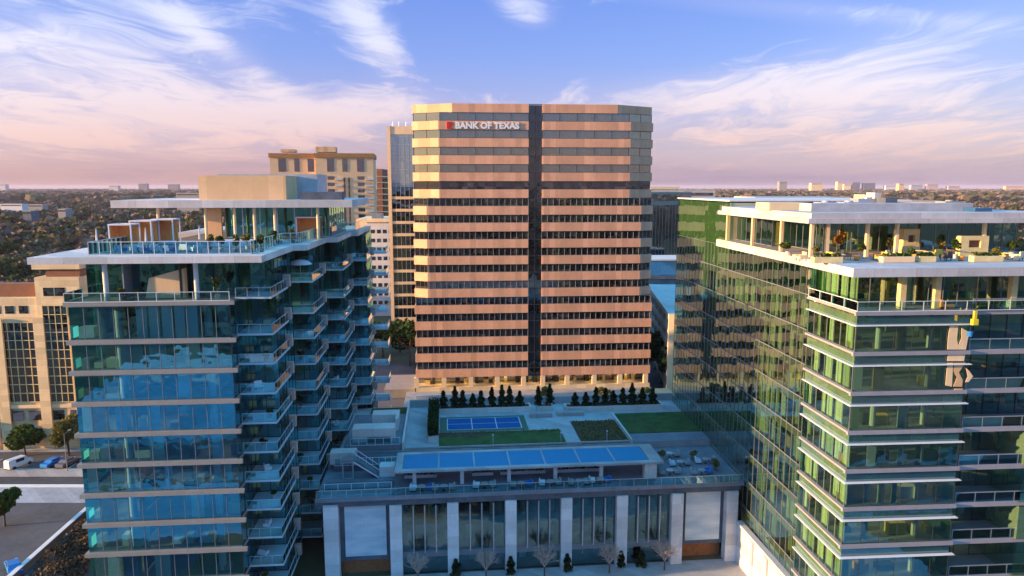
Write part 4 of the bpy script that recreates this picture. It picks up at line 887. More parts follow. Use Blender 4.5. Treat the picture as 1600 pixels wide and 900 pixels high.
# roof equipment
def rtb(px0, px1, py0, py1, v, d, label, m, name='roof_unit', cat='equipment'):
    a, z1_ = RT.front(v, px0, py0); b2, z0_ = RT.front(v, px1, py1); z0_ = 49.204
    o = MB().box(0, b2 - a, 0, d, 0, max(.3, z1_ - z0_)).build(name, m, bevel=.02); at(o, RT.W(a, v, z0_), RT.t); tag(o, label, cat)
rtb(1202, 1265, 317, 330, 19, 4, 'pale boxy roof unit at the left of the right tower roof', M['creamplain'])
rtb(1268, 1520, 318, 330, 14, 3, 'long low grey enclosure along the right tower roof', M['hvac'])
rtb(1367, 1376, 301, 318, 24, 2, 'small white vent tower above the grey roof enclosure', M['white'])
rtb(1384, 1402, 309, 318, 22, 2, 'dark small roof unit right of the white vent', M['darkroof'])
rtb(1524, 1550, 325, 333, 12, 2, 'bluish small roof unit at the right end of the roof', M['skyglass'])
for i, (u, v, w_, d_, h_, mm, lab) in enumerate([(6, 20, 2.2, 2, .9, 'hvac', 'first small cooling unit from the left on the right tower roof'), (9.5, 21, 2.2, 2, .9, 'hvac', 'second small cooling unit from the left on the right tower roof'), (13, 24, 3.4, 2, 1.3, 'steel', 'silver duct box in the middle of the right tower roof'), (22, 20, 2.5, 2, 1.0, 'taupe', 'brown roof hatch at the right of the right tower roof')]):
    o = MB().box(0, w_, 0, d_, .15, h_).box(.1, .25, .1, .25, 0, .16).box(w_ - .25, w_ - .1, d_ - .25, d_ - .1, 0, .16).cyl(w_ / 2, d_ / 2, h_, h_ + .18, .5, n=14).build('roof_unit', M[mm]); at(o, RT.W(u, v, 49.204), RT.t); tag(o, lab, 'equipment')
# terrace furniture
def fireplace(px0, px1, py0, v, label, open_z):
    a, z1_ = RT.front(v, px0, py0); b2, _ = RT.front(v, px1, py0); W_ = b2 - a; H_ = z1_ - 44.374
    o = thing('outdoor_fireplace', label, 'fireplace', RT.W(a, v, 44.374), RT.t, 'pale stone fireplaces on the right terrace')
    f = MB(); q0, q1 = W_ * .3, W_ * .72; f.box(0, q0, 0, .8, 0, H_).box(q1, W_, 0, .8, 0, H_).box(q0, q1, 0, .8, 0, open_z).box(q0, q1, 0, .8, open_z + .8, H_); f.build('surround', M['yellow'], o)
    MB().box(q0, q1, .4, .5, open_z, open_z + .8).build('firebox', M['rust'], o)
fireplace(1502, 1546, 369, 9.2, 'yellowish stone fireplace block at the right of the upper terrace', 1.0)
fireplace(1413, 1438, 358, 12, 'narrower yellowish stone fireplace left of the large one', 1.4)
rng = random.Random(77)
for i, (px, v) in enumerate([(1252, 6), (1300, 5.8), (1322, 7.5), (1378, 5), (1392, 7), (1448, 6), (1462, 8), (1478, 5.2), (1566, 7), (1590, 5)]):
    u, _ = RT.front(v, px, 400); m_ = [M['creamplain'], OFF[3], OFF[4], OFF[3], M['creamplain']][i % 5]
    lounge_chair(m_, RT.W(u, v, 44.374), rng.uniform(0, 6), '%s %s outdoor armchair from the left on the upper right terrace' % (ORD[i], ['cream', 'yellow', 'dark', 'yellow', 'cream'][i % 5]), 'armchairs on the upper right terrace')
for i, (px, v) in enumerate([(1339, 6), (1430, 7.2), (1452, 5), (1565, 8.5), (1502, 5.0)]):
    u, _ = RT.front(v, px, 400); o = thing('orange_stool', '%s round orange stool from the left on the upper right terrace' % ORD[[0, 1, 2, 4, 3][i]], 'stool', RT.W(u, v, 44.374), 0, 'orange stools on the upper right terrace')
    MB().cyl(0, 0, .1, .5, .3, n=14).build('seat', OFF[2], o, bevel=.02); MB().cyl(0, 0, 0, .1, .22).build('base', M['darkmetal'], o)
for i, (px, v, w_) in enumerate([(1295, 3.7, 3.0), (1405, 3.7, 3.4), (1545, 3.7, 3.2), (1450, 3.8, 1.8)]):
    u, _ = RT.front(v, px, 405); o = thing('planter_box', ['cream planter box at the left end of the upper right terrace edge', 'cream planter box in the middle of the upper right terrace edge', 'cream planter box at the right of the upper right terrace edge', 'short cream planter box on the upper right terrace between two long ones'][i], 'planter', RT.W(u - w_ / 2, v, 44.374), RT.t, 'planter boxes on the upper right terrace')
    MB().box(0, w_, 0, .8, 0, .6).build('box', M['yellow'] if i != 1 else M['creamplain'], o, bevel=.02); p_ = MB(); leaf_quads(p_, [(rng.uniform(.1, w_ - .1), rng.uniform(.1, .7), rng.uniform(.6, .95)) for _ in range(160)], .12, rng); p_.build('plants', M['leaf'], o)
for i, (px, v) in enumerate([(1275, 8), (1345, 8.5), (1388, 10.5), (1425, 5.2), (1470, 10.5), (1492, 7.5), (1555, 6), (1580, 9.5)]):
    u, _ = RT.front(v, px, 400); potted(RT.W(u, v, 44.374), '%s potted terrace shrub from the left among the furniture of the upper right terrace' % ORD[i], M['leaf'] if i % 2 else M['leafy'], 1.3 + .4 * (i % 3), .5, 'potted shrubs on the upper right terrace', 60 + i, 200)
for i, (px, v) in enumerate([(1312, 5), (1365, 6.5), (1438, 9), (1486, 9.4), (1575, 5.6)]):
    u, _ = RT.front(v, px, 400); table(M['wood'] if i % 2 else M['creamplain'], RT.W(u, v, 44.374), 0, '%s round %s table from the left on the upper right terrace' % (ORD[i], 'wooden' if i % 2 else 'cream'), 'tables on the upper right terrace')
for i, (px, v) in enumerate([(1308, 10.5), (1232, 12)]):
    u, _ = RT.front(v, px, 380); potted(RT.W(u, v, 44.374), ['rust-orange leaved potted tree on the left part of the upper right terrace', 'low green shrub behind the left terrace columns'][i], leafmat('orange_leaves', [(.18, .07, .01, 1), (.35, .15, .02, 1), (.45, .22, .04, 1)]) if i == 0 else M['leaf'], [2.8, 1.6][i], .9, None, i, 420)
u, _ = RT.front(.7, 1474, 459); o = thing('orange_lounge', 'rust-orange lounge sofa on the ledge terrace of the right tower', 'sofa', RT.W(u, .9, 40.024), RT.t); MB().box(0, 1.5, 0, .7, .15, .45).build('seat', OFF[2], o, bevel=.03); MB().box(0, .3, 0, .7, .45, .9).build('backrest', OFF[2], o, bevel=.03)
u, _ = RT.front(.25, 1532, 473); o = thing('ledge_cushion', 'yellow and orange long cushion lying on the right tower ledge', 'cushion', RT.W(u, .15, 40.024), RT.t); MB().box(0, .9, 0, .6, 0, .3).build('yellow_end', M['yellowpaint'], o, bevel=.04); MB().box(.91, 2.4, 0, .6, 0, .3).build('orange_end', OFF[2], o, bevel=.04)
# hanging cleaning gear and a glass reflection painted as cream shapes
u, z_ = RT.front(-1.1, 1523, 500); o = thing('rope_gear', 'small yellow rope access seat with blue bucket hanging by the facade corner', 'equipment', RT.W(u, -1.1, z_), RT.t)
MB().box(-.3, .3, -.2, .2, -.5, .1).box(-.18, .18, -.1, .1, .1, .9).build('seat', M['yellowpaint'], o, bevel=.05); MB().cyl(0, 0, .9, 40.5 - z_ + 3, .03).build('rope', M['darkmetal'], o); MB().cyl(-.35, 0, -1.6, -1.1, .22, .26).build('bucket', M['carblue'], o); MB().cyl(-.35, 0, -1.1, -.5, .02).build('bucket_rope', M['darkmetal'], o)
bo = RT.front(-.08, 1478, 612); bn = thing('painted_reflection', 'tall cream reflection painted as letter-like shapes on the corner glass of the right tower', 'panel', RT.W(bo[0], -.08, bo[1]), RT.t)
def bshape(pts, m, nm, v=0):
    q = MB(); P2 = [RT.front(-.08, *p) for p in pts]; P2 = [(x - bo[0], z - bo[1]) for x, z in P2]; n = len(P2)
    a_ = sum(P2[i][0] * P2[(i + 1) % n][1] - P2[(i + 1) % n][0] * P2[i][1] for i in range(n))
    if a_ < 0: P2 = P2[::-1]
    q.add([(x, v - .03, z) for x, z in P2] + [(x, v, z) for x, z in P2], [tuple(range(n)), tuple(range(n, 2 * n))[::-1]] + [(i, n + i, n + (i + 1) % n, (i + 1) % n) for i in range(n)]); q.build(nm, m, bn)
bshape([(1484, 509), (1497, 510), (1495, 530), (1497, 540), (1502, 528), (1502, 512), (1514, 519), (1509, 546), (1480, 546), (1481, 528)], M['creamplain'], 'reflection_shape')
bshape([(1481, 551), (1508, 551), (1506, 564), (1480, 564)], M['creamplain'], 'reflection_strip')
bshape([(1480, 567), (1489, 567), (1487, 604), (1477, 602)], M['creamplain'], 'reflection_stroke')
bshape([(1491, 567), (1508, 567), (1498, 582), (1504, 594), (1503, 604), (1489, 604), (1495, 590), (1490, 580)], M['beige'], 'reflection_shape')
bshape([(1491, 607), (1504, 607), (1502, 616), (1490, 613)], M['beige'], 'reflection_foot')
bshape([(1509, 575), (1514, 579), (1520, 588), (1513, 597), (1508, 597), (1512, 588)], M['creamplain'], 'reflection_shape')

# ================================================================== OTHER BUILDINGS
def gridwin(o, u0, u1, z0, z1, nu, nz, v=-.06, m=None, frame=None, name='window', pane=True, mb=.12):
    """a glazed field with mullion grid: one pane sheet plus its frame grid"""
    p = MB().box(u0, u1, v, v + .05, z0, z1).build(name, m or M['smallglass'], o)
    f = MB()
    for i in range(nu + 1): x = u0 + (u1 - u0) * i / nu; f.box(x - mb / 2, x + mb / 2, v - .12, v - .002, z0, z1)
    for j in range(nz + 1): z = z0 + (z1 - z0) * j / nz; f.box(u0, u1, v - .10, v - .004, z - mb / 2, z + mb / 2)
    f.build('frame', frame or M['yellow'], p); return p
# tan building at the left edge
TB = Fr(-89, 138.5, 3)
def T(px, py): return TB.front(0, px, py)
tb = thing('stone_office_building', 'tan stone office building with gridded windows left of the blue tower', 'building', (TB.x, TB.y, 0), TB.t)
zt1 = T(30, 466)[1]; zt2 = T(90, 433)[1]; ur = T(135, 560)[0]; ul = -19; um = T(56, 450)[0]
MB().box(ul, um, .0, 4.3, 0, zt1).box(um, ur, -.3, 4.3, 0, zt2).build('wall', M['cream'], tb)
MB().box(um + 1.8, ur - .2, .6, 4.2, zt2, T(90, 421)[1]).build('penthouse_wall', M['rust'], tb)
MB().box(um - .6, ur, .2, 4.6, T(90, 421)[1], T(90, 407)[1]).build('roof', M['cream'], tb)
MB().box(ul, um - .5, 2, 4.4, zt1, zt1 + 2.6).build('rear_roof', M['rust'], tb)
zA, zB = T(30, 504)[1], T(30, 628)[1]
gridwin(tb, T(8, 560)[0] - .3, T(61, 560)[0] - .2, zB, zA, 5, 9, -.06)
gridwin(tb, T(75, 560)[0], T(113, 560)[0], T(90, 627)[1], T(90, 477)[1], 4, 11, -.36)
for a in range(-6, 3):
    x = T(8, 484)[0] + a * 2.6
    if x < um - 2.6: MB().box(x, x + 1.7, -.05, .0, T(30, 490)[1], T(30, 478)[1]).build('window', M['smallglass'], tb)
for px in (74, 92): x = T(px, 455)[0] - .6; MB().box(x, x + 1.9, -.35, -.3, T(90, 462)[1], T(90, 449)[1]).build('window', M['smallglass'], tb)
for px in (2, 20, 48, 84, 113):
    for (pa_, pb_) in ((641, 656), (669, 684)):
        x = T(px, 660)[0]; MB().box(x, x + 2.4, -.36, -.3, T(30, pb_)[1], T(30, pa_)[1]).build('shop_window', M['smallglass'], tb)
MB().box(ul, ur, -.5, -.3, T(30, 637)[1], T(30, 632)[1]).build('cornice', M['creamplain'], tb)
for px in (-20, 3, 68, 124): x = T(px, 560)[0]; MB().box(x - 1.0, x + 1.0, -.75, -.3, 0, zA + 1).build('pier', M['cream'], tb)
# left ground surfaces
def gpoly(name, pts, m, z):
    b_ = MB(); b_.add([(*G.top(0, *p), z) if len(p) == 2 and p[1] > 300 else (*p, z) for p in pts], [tuple(range(len(pts)))]); o = b_.build(name, m); o['kind'] = 'structure'; return o
b_ = MB(); b_.add([(-260, 133, .006), (-45, 137, .006), (-45, 142, .006), (-260, 142, .006)], [(0, 1, 2, 3)]); o = b_.build('sidewalk', M['paver']); o['kind'] = 'structure'
b_ = MB(); b_.add([(-260, 127.5, .004), (-45, 127.5, .004), (-45, 137, .004), (-260, 133, .004)], [(0, 1, 2, 3)]); o = b_.build('parking_lot', M['asphalt2']); o['kind'] = 'structure'
b_ = MB(); b_.box(-260, -45, 123.8, 127.5, 0, .12); o = b_.build('sidewalk', M['sidewalk']); o['kind'] = 'structure'
b_ = MB(); b_.box(-260, -45, 119.2, 120.2, 0, .13); o = b_.build('kerb', M['paint']); o['kind'] = 'structure'
b_ = MB(); b_.add([(-260, 120.2, .008), (-45, 120.2, .008), (-45, 123.8, .008), (-260, 123.8, .008)], [(0, 1, 2, 3)]); o = b_.build('road', M['asphalt']); o['kind'] = 'structure'
b_ = MB(); b_.add([(-84, 40, .006), (-40, 40, .006), (-47, 119.2, .006), (-84, 119.2, .006)], [(0, 1, 2, 3)]); o = b_.build('road', M['asphalt2']); o['kind'] = 'structure'
b_ = MB(); b_.add([(-260, 113, .011), (-45, 113, .011), (-45, 119.2, .011), (-260, 119.2, .011)], [(0, 1, 2, 3)]); o = b_.build('crosswalk', M['paver']); o['kind'] = 'structure'
b_ = MB()
for k in range(14): b_.box(-140 + k * 5.2, -139.86 + k * 5.2, 127.6, 132.4, .02, .03)
o = b_.build('parking_lines', M['paint']); o['kind'] = 'structure'
for i, (x, y) in enumerate([(-97, 126.2), (-82, 126.2)]):
    o = thing('street_lamp', ['street lamp on the sidewalk left of the white van', 'street lamp on the sidewalk right of the blue car'][i], 'street lamp', (x, y, .12), 0, 'street lamps at left'); MB().cyl(0, 0, 0, 7, .09, .06).build('pole', M['greymetal'], o); MB().tube((0, 0, 7), (0, 1.6, 7.3), .05, .04).build('arm', M['greymetal'], o); MB().box(-.15, .15, 1.3, 2.0, 7.2, 7.35).build('lamp_head', M['steel'], o)
# ramp wall along the lane
RW = thing('retaining_wall', 'long retaining wall with white coping beside the lane at lower left', 'wall', (0, 0, 0))
pA = G.top(1.2, 128, 800); pB = G.top(1.2, 15, 900); d_ = Vector((pB[0] - pA[0], pB[1] - pA[1])).normalized(); pA2 = (pA[0] - d_.x * 4, pA[1] - d_.y * 4); pB2 = (pB[0] + d_.x * 30, pB[1] + d_.y * 30)
MB().bar(pA2, pB2, .4, 0, 1.1).build('wall', M['sidewalk'], RW); MB().bar(pA2, pB2, .7, 1.1, 1.25).build('coping', M['paint'], RW)
rng = random.Random(91)
q = MB(); pts = []
for _ in range(9000):
    a = rng.random(); off_ = rng.uniform(3.0, 15) * (.3 + a * .7); x = pA2[0] + (pB2[0] - pA2[0]) * a; y = pA2[1] + (pB2[1] - pA2[1]) * a
    X_, Y_ = x - d_.y * off_ * 1, y + d_.x * off_ * 1
    pts.append((X_, Y_, rng.random() * .9 + .9 * (.5 + .5 * math.sin(X_ * .9) * math.cos(Y_ * .7))))
leaf_quads(q, pts, .2, rng); o = q.build('shrub_bank', leafmat('dry_brush', [(.03, .03, .018, 1), (.09, .065, .04, 1), (.18, .13, .08, 1)], .1)); tag(o, 'tangled dry shrubs on the slope below the retaining wall', 'shrubs', kind='stuff')
# cars
def car(loc, rot, m, label, van=False):
    o = thing('parked_car', label, 'car', loc, rot, 'cars parked near the tan building' if loc[0] < -40 else 'cars on the street behind the podium')
    L_ = 4.6; prof = [(-2.3, .35), (-2.3, .85), (-2.1, 1.0), (-1.5, 1.05), (-1.0, 1.45), (.6, 1.48), (1.3, 1.0), (2.15, .85), (2.3, .6), (2.3, .35)]
    if van: prof = [(-2.3, .35), (-2.3, 1.7), (-2.1, 1.9), (1.0, 1.9), (1.6, 1.2), (2.2, 1.0), (2.3, .35)]
    b_ = MB(); n = len(prof); b_.add([(x, -.85 if z < 1.1 else -.7, z) for x, z in prof] + [(x, .85 if z < 1.1 else .7, z) for x, z in prof], [tuple(range(n)), tuple(range(n, 2 * n))[::-1]] + [(i, n + i, n + (i + 1) % n, (i + 1) % n) for i in range(n)])
    b_.build('body', m, o, bevel=.05)
    g_ = MB(); zt_, zb_ = (1.75, 1.2) if van else (1.42, 1.06); g_.box(-.95, .55, -.80, .80, zb_, zt_); g_.add([(.62, -.66, zt_), (1.28, -.72, zb_ - .02), (1.28, .72, zb_ - .02), (.62, .66, zt_)], [(0, 1, 2, 3)]); g_.build('windows', M['smallglass'], o)
    for x in (-1.45, 1.45):
        for y in (-.8, .8): w_ = MB(); w_.tube((x, y - .1, .33), (x, y + .1, .33), .33, .33, 14); wh = w_.build('wheel', M['tyre'], o)
    for y in (-.6, .6): MB().box(2.2, 2.34, y - .18, y + .18, .6, .78).build('headlight', M['letters'], o)
for (px, py, r_, m_, lab, van) in [(30, 729, 1.2, 'carwhite', 'white van parked nearest the left edge of the photo', True), (85, 727, 1.3, 'carblue', 'bright blue car parked right of the white van', False), (107, 727, 1.4, 'cargrey', 'grey car beside the blue glass tower corner', False), (22, 893, 2.3, 'carblue', 'blue car on the lane at the bottom left corner', False)]:
    p = G.top(0, px, py); car((p[0], p[1], .012), r_, M[m_], lab, van)
# street trees at left
for i, (px, py, h_, r_, mm) in enumerate([(40, 712, 6.5, 3.6, 'leaf'), (108, 712, 7.5, 2.8, 'leafy'), (8, 822, 5.5, 3.0, 'leaf'), (-60, 712, 7, 3.5, 'leaf')]):
    p = G.top(0, px, py); leafy_tree(['round dark street tree in front of the tan building', 'tall yellow-green street tree beside the blue glass tower', 'leafy tree with reddish planting at the left edge beside the lane', 'street tree at the far left before the tan building'][i], (p[0], p[1], .01), h_, r_, M[mm], 300 + i, 1500, 'street trees at left')

# street behind the podium, bank plaza and its walls
def wbox(name, px0, px1, py0, depth, dd, z0, z1, m, label, cat='wall'):
    F_ = Fr(0, depth, 4.5); a, _ = F_.front(0, px0, py0); b2, _ = F_.front(0, px1, py0)
    o = MB().box(0, b2 - a, 0, dd, 0, z1 - z0).build(name, m); at(o, F_.W(a, 0, z0), F_.t); tag(o, label, cat); return o
S2 = Fr(0, 150, 4.5)
structure('street', MB().box(-60, 60, -20, -6, .004, .03), M['asphalt'], S2)
structure('plaza', MB().box(-24, 36, -6, 20, 0, 2.9), M['sidewalk'], S2)
structure('sidewalk', MB().box(-60, 60, -8, -6, .03, .15), M['sidewalk'], S2)
structure('side_street', MB().box(-60, -24, -6, 60, .004, .03), M['asphalt2'], S2)
structure('side_street', MB().box(37, 52, -6, 60, .004, .03), M['asphalt2'], S2)
wbox('terrace_wall', 650, 756, 615, 162, .5, 2.0, 4.3, M['white'], 'long white terrace wall at the foot of the orange tower')
wbox('terrace_wall', 600, 648, 600, 175, 14, 0, 2.2, M['taupe'], 'brown terrace block left of the orange tower foot')
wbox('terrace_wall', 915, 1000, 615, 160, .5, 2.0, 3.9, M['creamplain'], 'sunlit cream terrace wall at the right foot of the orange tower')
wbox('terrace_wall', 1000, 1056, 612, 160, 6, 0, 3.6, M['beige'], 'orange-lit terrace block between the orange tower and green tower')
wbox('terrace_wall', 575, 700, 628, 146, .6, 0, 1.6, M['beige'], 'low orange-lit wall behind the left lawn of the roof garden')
wbox('terrace_wall', 700, 1054, 628, 147, .6, 0, 3.2, M['sidewalk'], 'long low wall below the plaza of the orange tower')
for i, (px, py, d_, h_, r_, mm, lab) in enumerate([(640, 552, 205, 13, 8, 'hedge', 'dark bushy tree at the left foot of the orange tower'), (598, 545, 215, 11, 6, 'hedge', 'dark tree behind the balcony tower edge'), (625, 545, 222, 10, 6, 'hedge', 'dark tree between the white building and the glass high-rise'), (1035, 545, 186, 13, 7, 'hedge', 'dark tree mass right of the orange tower'), (1052, 545, 178, 12, 6, 'hedge', 'dark tree beside the green tower behind the orange tower'), (852, 600, 160, 3.5, 2, 'leafy', 'small bare-looking tree before the entrance of the orange tower'), (948, 605, 158, 4.0, 2.4, 'leafy', 'round tree on the sunlit plaza at the right'), (1010, 606, 158, 4.0, 2.2, 'leaf', 'small dark tree at the right end of the sunlit plaza')]):
    u, _ = G.front(d_, px, py); leafy_tree(lab, (u, d_, 2.9 if 850 < px < 1020 else .0), h_, r_, M[mm], 400 + i, 1300 if h_ > 5 else 600, 'trees round the orange tower', leaf=.5 if h_ > 5 else .25)
p = G.top(0, 612, 622); car((p[0], 152, .03), 3.2, M['carwhite'], 'white car on the street behind the podium', False); car((p[0] - 5.5, 150, .03), 3.2, M['carred'], 'red car behind the white one on the street', False)

# glass high-rise left of the bank
HR = Fr(0, 238, 4)
def banded(name, label, F_, u0, u1, dep, z1, fh, wallm, glassm, z0=0, band=.35, side=.9, light_from=None, cat='building', nmull=3.0):
    o = thing(name, label, cat, (F_.x, F_.y, 0), F_.t)
    MB().box(u0, u1, .15, dep, z0, z1).build('glass_body', glassm, o)
    b_ = MB(); z = z1
    n = 0
    while z > z0 + 2:
        b_.box(u0 - .1, u1 + .1, -.15, dep + .1, z - fh * band, z); z -= fh; n += 1
    b_.build('floor_bands', wallm, o)
    MB().box(u0 - side, u0 - .1, -.3, dep + .2, z0, z1 + .6).build('edge_wall', wallm, o)
    m_ = MB()
    x = u0 + nmull
    while x < u1: m_.box(x - .08, x + .08, .0, .15, z0, z1 - fh * band); x += nmull
    m_.build('mullion', M['greymetal'], o)
    MB().box(u0, u1, .2, dep, z1, z1 + .3).build('roof', M['gravel'], o)
    return o
a = HR.front(0, 612, 300)[0]; c_ = HR.front(0, 660, 300)[0]; zt_ = HR.front(0, 620, 202)[1]
hr = thing('glass_high_rise', 'slim glass high-rise with a cream edge just left of the orange tower', 'building', (HR.x, HR.y, 0), HR.t)
MB().box(a, c_, .1, 30, 0, zt_).build('glass_body', M['officeglass'], hr)
MB().box(a - 1.1, a, -.4, 30, 0, zt_ + 1).build('edge_wall', M['creamplain'], hr); MB().box(a, c_, -.2, 30, zt_ - 1.6, zt_ + 1).build('roof_band', M['creamplain'], hr)
zu = HR.front(0, 620, 292)[1]; MB().box(a, c_, .02, .09, zu, zt_ - 1.6).build('upper_glass', panes('painted_sky_glass', 2.4, 4, [(.26, .36, .36, 1), (.30, .40, .38, 1), (.34, .40, .36, 1), (.22, .32, .34, 1)], .2, (.85, .95, 1), .01), hr)  # pale pane colours painted in to stand for the reflected sky
z = 8; k = 0
while z < HR.front(0, 620, 296)[1]: MB().box(a, c_, -.25, .1, z, z + .9).build('floor_band', M['creamplain'], hr); z += 4
m_ = MB()
for k in range(1, 7): x = a + (c_ - a) * k / 7; m_.box(x - .06, x + .06, -.02, .1, 8, zt_ - 1.6)
z = HR.front(0, 620, 285)[1]
while z < zt_ - 3: m_.box(a, c_, -.04, .1, z, z + .15); z += 4
m_.build('mullion', M['steel'], hr)
MB().box(a - 1.1, c_, -.3, 30, 0, 7.9).build('base', M['cream'], hr)
m_ = MB()
for x in (a + .5, a + 2.5, a + 4.8): m_.cyl(x, 3, zt_ + 1, zt_ + 2.6, .05)
m_.build('antennas', M['steel'], hr)
# white office with small windows
WO = Fr(0, 290, 3)
a = WO.front(0, 560, 400)[0]; c_ = WO.front(0, 618, 400)[0]; zt_ = WO.front(0, 590, 347)[1]
wo2 = thing('white_office_building', 'white office block with rows of small dark windows behind the balcony tower', 'building', (WO.x, WO.y, 0), WO.t)
MB().box(a, c_, 0, 30, 0, zt_).build('wall', M['coolwhite'], wo2); MB().box(a - .4, c_ + .4, -.5, 30, zt_, zt_ + 1.2).build('parapet', M['creamplain'], wo2); MB().box(a + 5, a + 9, 5, 12, zt_ + 1.2, zt_ + 3).build('roof_unit', M['greymetal'], wo2)
for r_ in range(9):
    zz = zt_ - 3.0 - r_ * 3.6
    for k in range(5):
        x = a + 2.9 + k * 2.35
        if x + 1.6 < c_: MB().box(x, x + 1.55, -.04, .0, zz - 1.5, zz).build('window', M['smallglass'], wo2)
# cream apartment tower
CT = Fr(0, 390, 8)
a = CT.front(0, 421, 290)[0]; c_ = CT.front(0, 584, 290)[0]; am = CT.front(0, 494, 290)[0]; zt_ = CT.front(0, 500, 246)[1]; z5 = CT.front(0, 500, 268)[1]
ctw = thing('cream_apartment_tower', 'cream apartment tower with brown roof edge rising behind the penthouse', 'building', (CT.x, CT.y, 0), CT.t)
MB().box(a, am, 4, 30, 0, zt_).box(am, c_, 0, 30, 0, zt_ + .01).build('wall', mat('tan_precast', (.84, .55, .29), .75, .06, .2), ctw)
MB().box(a - .5, am - .5, 3.4, 30, zt_, zt_ + 2.2).box(am - .5, c_ + .5, -.6, 30, zt_ + .012, zt_ + 2.2).build('roof_edge', mat('orange_brown_edge', (.42, .20, .06), .7, .1), ctw)
for (p0, p1, zz) in ((438, 460, 233), (493, 524, 229)): x0, z_ = CT.front(6, p0, zz); x1, _ = CT.front(6, p1, zz); MB().box(x0, x1, 6, 16, zt_ + 3, z_).build('roof_block', M['beige'], ctw)
for (p0, p1, side_) in ((435, 447, 1), (460, 468, 1), (481, 491, 1), (511, 522, 0), (535, 543, 0), (558, 569, 0)):
    v_ = 3.9 if side_ else -.1; x0, _ = CT.front(v_, p0, 260); x1, _ = CT.front(v_, p1, 260); MB().box(x0, x1, v_, v_ + .09, z5, zt_ - .5).build('tall_window', M['smallglass'], ctw)
    if (p0, p1) != (535, 543):
        for r_ in range(10): zz = z5 - 2.4 - r_ * 3.3; MB().box(x0, x1, v_, v_ + .09, zz - 1.7, zz).build('window', M['smallglass'], ctw)
x0, _ = CT.front(-.2, 536, 260); x1, _ = CT.front(-.2, 546, 260); MB().box(x0, x0 + .9, -.12, -.02, 0, z5 - 3).box(x1 - .9, x1, -.12, -.02, 0, z5 - 3).build('recess', M['rust'], ctw)
for (p0, p1) in ((523, 534), (571, 583)):
    for r_ in range(10): zz = z5 - 4.4 - r_ * 3.3; x0, _ = CT.front(-1.5, p0, 260); x1, _ = CT.front(-1.5, p1, 260); MB().box(x0, x1, -1.5, 0, zz, zz + .9).build('balcony', M['coolwhite'], ctw)
# dark thin tower
DT = Fr(0, 450, 0); a = DT.front(0, 589, 300)[0]; c_ = DT.front(0, 598, 300)[0]; e_ = DT.front(0, 607, 300)[0]; zt_ = DT.front(0, 600, 264)[1]
dtw = thing('dark_slim_tower', 'slim rust and grey tower far off between the cream tower and glass high-rise', 'building', (DT.x, DT.y, 0)); MB().box(a, c_, 0, 20, 0, zt_).build('wall', M['rust'], dtw); MB().box(c_, e_, 2, 20, 0, zt_ - 6).build('glass_side', M['darkglass'], dtw)
m_ = MB(); 
for k in range(16): m_.box(a, e_, -.3, 2, 4 + k * 3.6, 4.6 + k * 3.6)
m_.build('floor_bands', M['taupe'], dtw)
# dark glass building right of the bank
DG = Fr(0, 262, 3); a = DG.front(0, 1000, 320)[0]; c_ = DG.front(0, 1080, 320)[0]; zt_ = DG.front(0, 1040, 303)[1]
o = thing('dark_glass_office', 'dark greenish glass office with ribbed front right of the orange tower', 'building', (DG.x, DG.y, 0), DG.t); MB().box(a, c_, 0, 30, 0, zt_).build('glass_body', M['darkglass'], o)
m_ = MB(); x = a
while x < c_: m_.box(x, x + .15, -.12, 0, 0, zt_ - 3); x += 1.2
m_.build('mullion', M['greymetal'], o); MB().box(a, c_, -.2, 30, zt_, zt_ + .6).box(a, c_, -.25, 0, zt_ - 4, zt_ - 2.6).build('parapet', M['taupe'], o)
BG = Fr(0, 236, 3); a = BG.front(0, 1005, 420)[0]; c_ = BG.front(0, 1085, 420)[0]; z1_ = BG.front(0, 1040, 407)[1]; z2_ = BG.front(0, 1040, 436)[1]; z3_ = BG.front(0, 1040, 442)[1]
o = thing('blue_glass_building', 'bright blue glass low-rise between the dark office and the garage', 'building', (BG.x, BG.y, 0), BG.t)
MB().box(a, c_, 0, 14, z3_, z1_).build('upper_glass', M['skyglass'], o); MB().box(a, c_, -.3, 14, z2_, z2_ + .9).build('dark_band', M['darkroof'], o); MB().box(a, c_, -.05, 14.05, 0, z3_ - .01).build('lower_glass', M['skyglass'], o); MB().box(a, c_, -.2, 14, z1_, z1_ + .5).build('roof_edge', M['coolwhite'], o)
# parking garage
PG = Fr(38.2, 171, -5)
pg_ = thing('parking_garage', 'white parking garage with slatted openings right of the orange tower', 'building', (PG.x, PG.y, 0), PG.t)
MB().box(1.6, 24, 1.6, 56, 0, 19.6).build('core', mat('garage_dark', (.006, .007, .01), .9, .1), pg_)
b_ = MB()
for k in range(6): b_.box(0, 24.5, 0, 56.5, 1.9 + 3.6 * k, 3.2 + 3.6 * k)
b_.build('deck_band', M['white'], pg_)
b_ = MB()
for k in range(8): b_.box(.1, .6, k * 8, k * 8 + .6, 0, 19.5)
b_.build('pier', M['coolwhite'], pg_); MB().box(-.3, 1.6, -.8, 0, 0, 21.5).build('corner_pier', M['creamplain'], pg_)
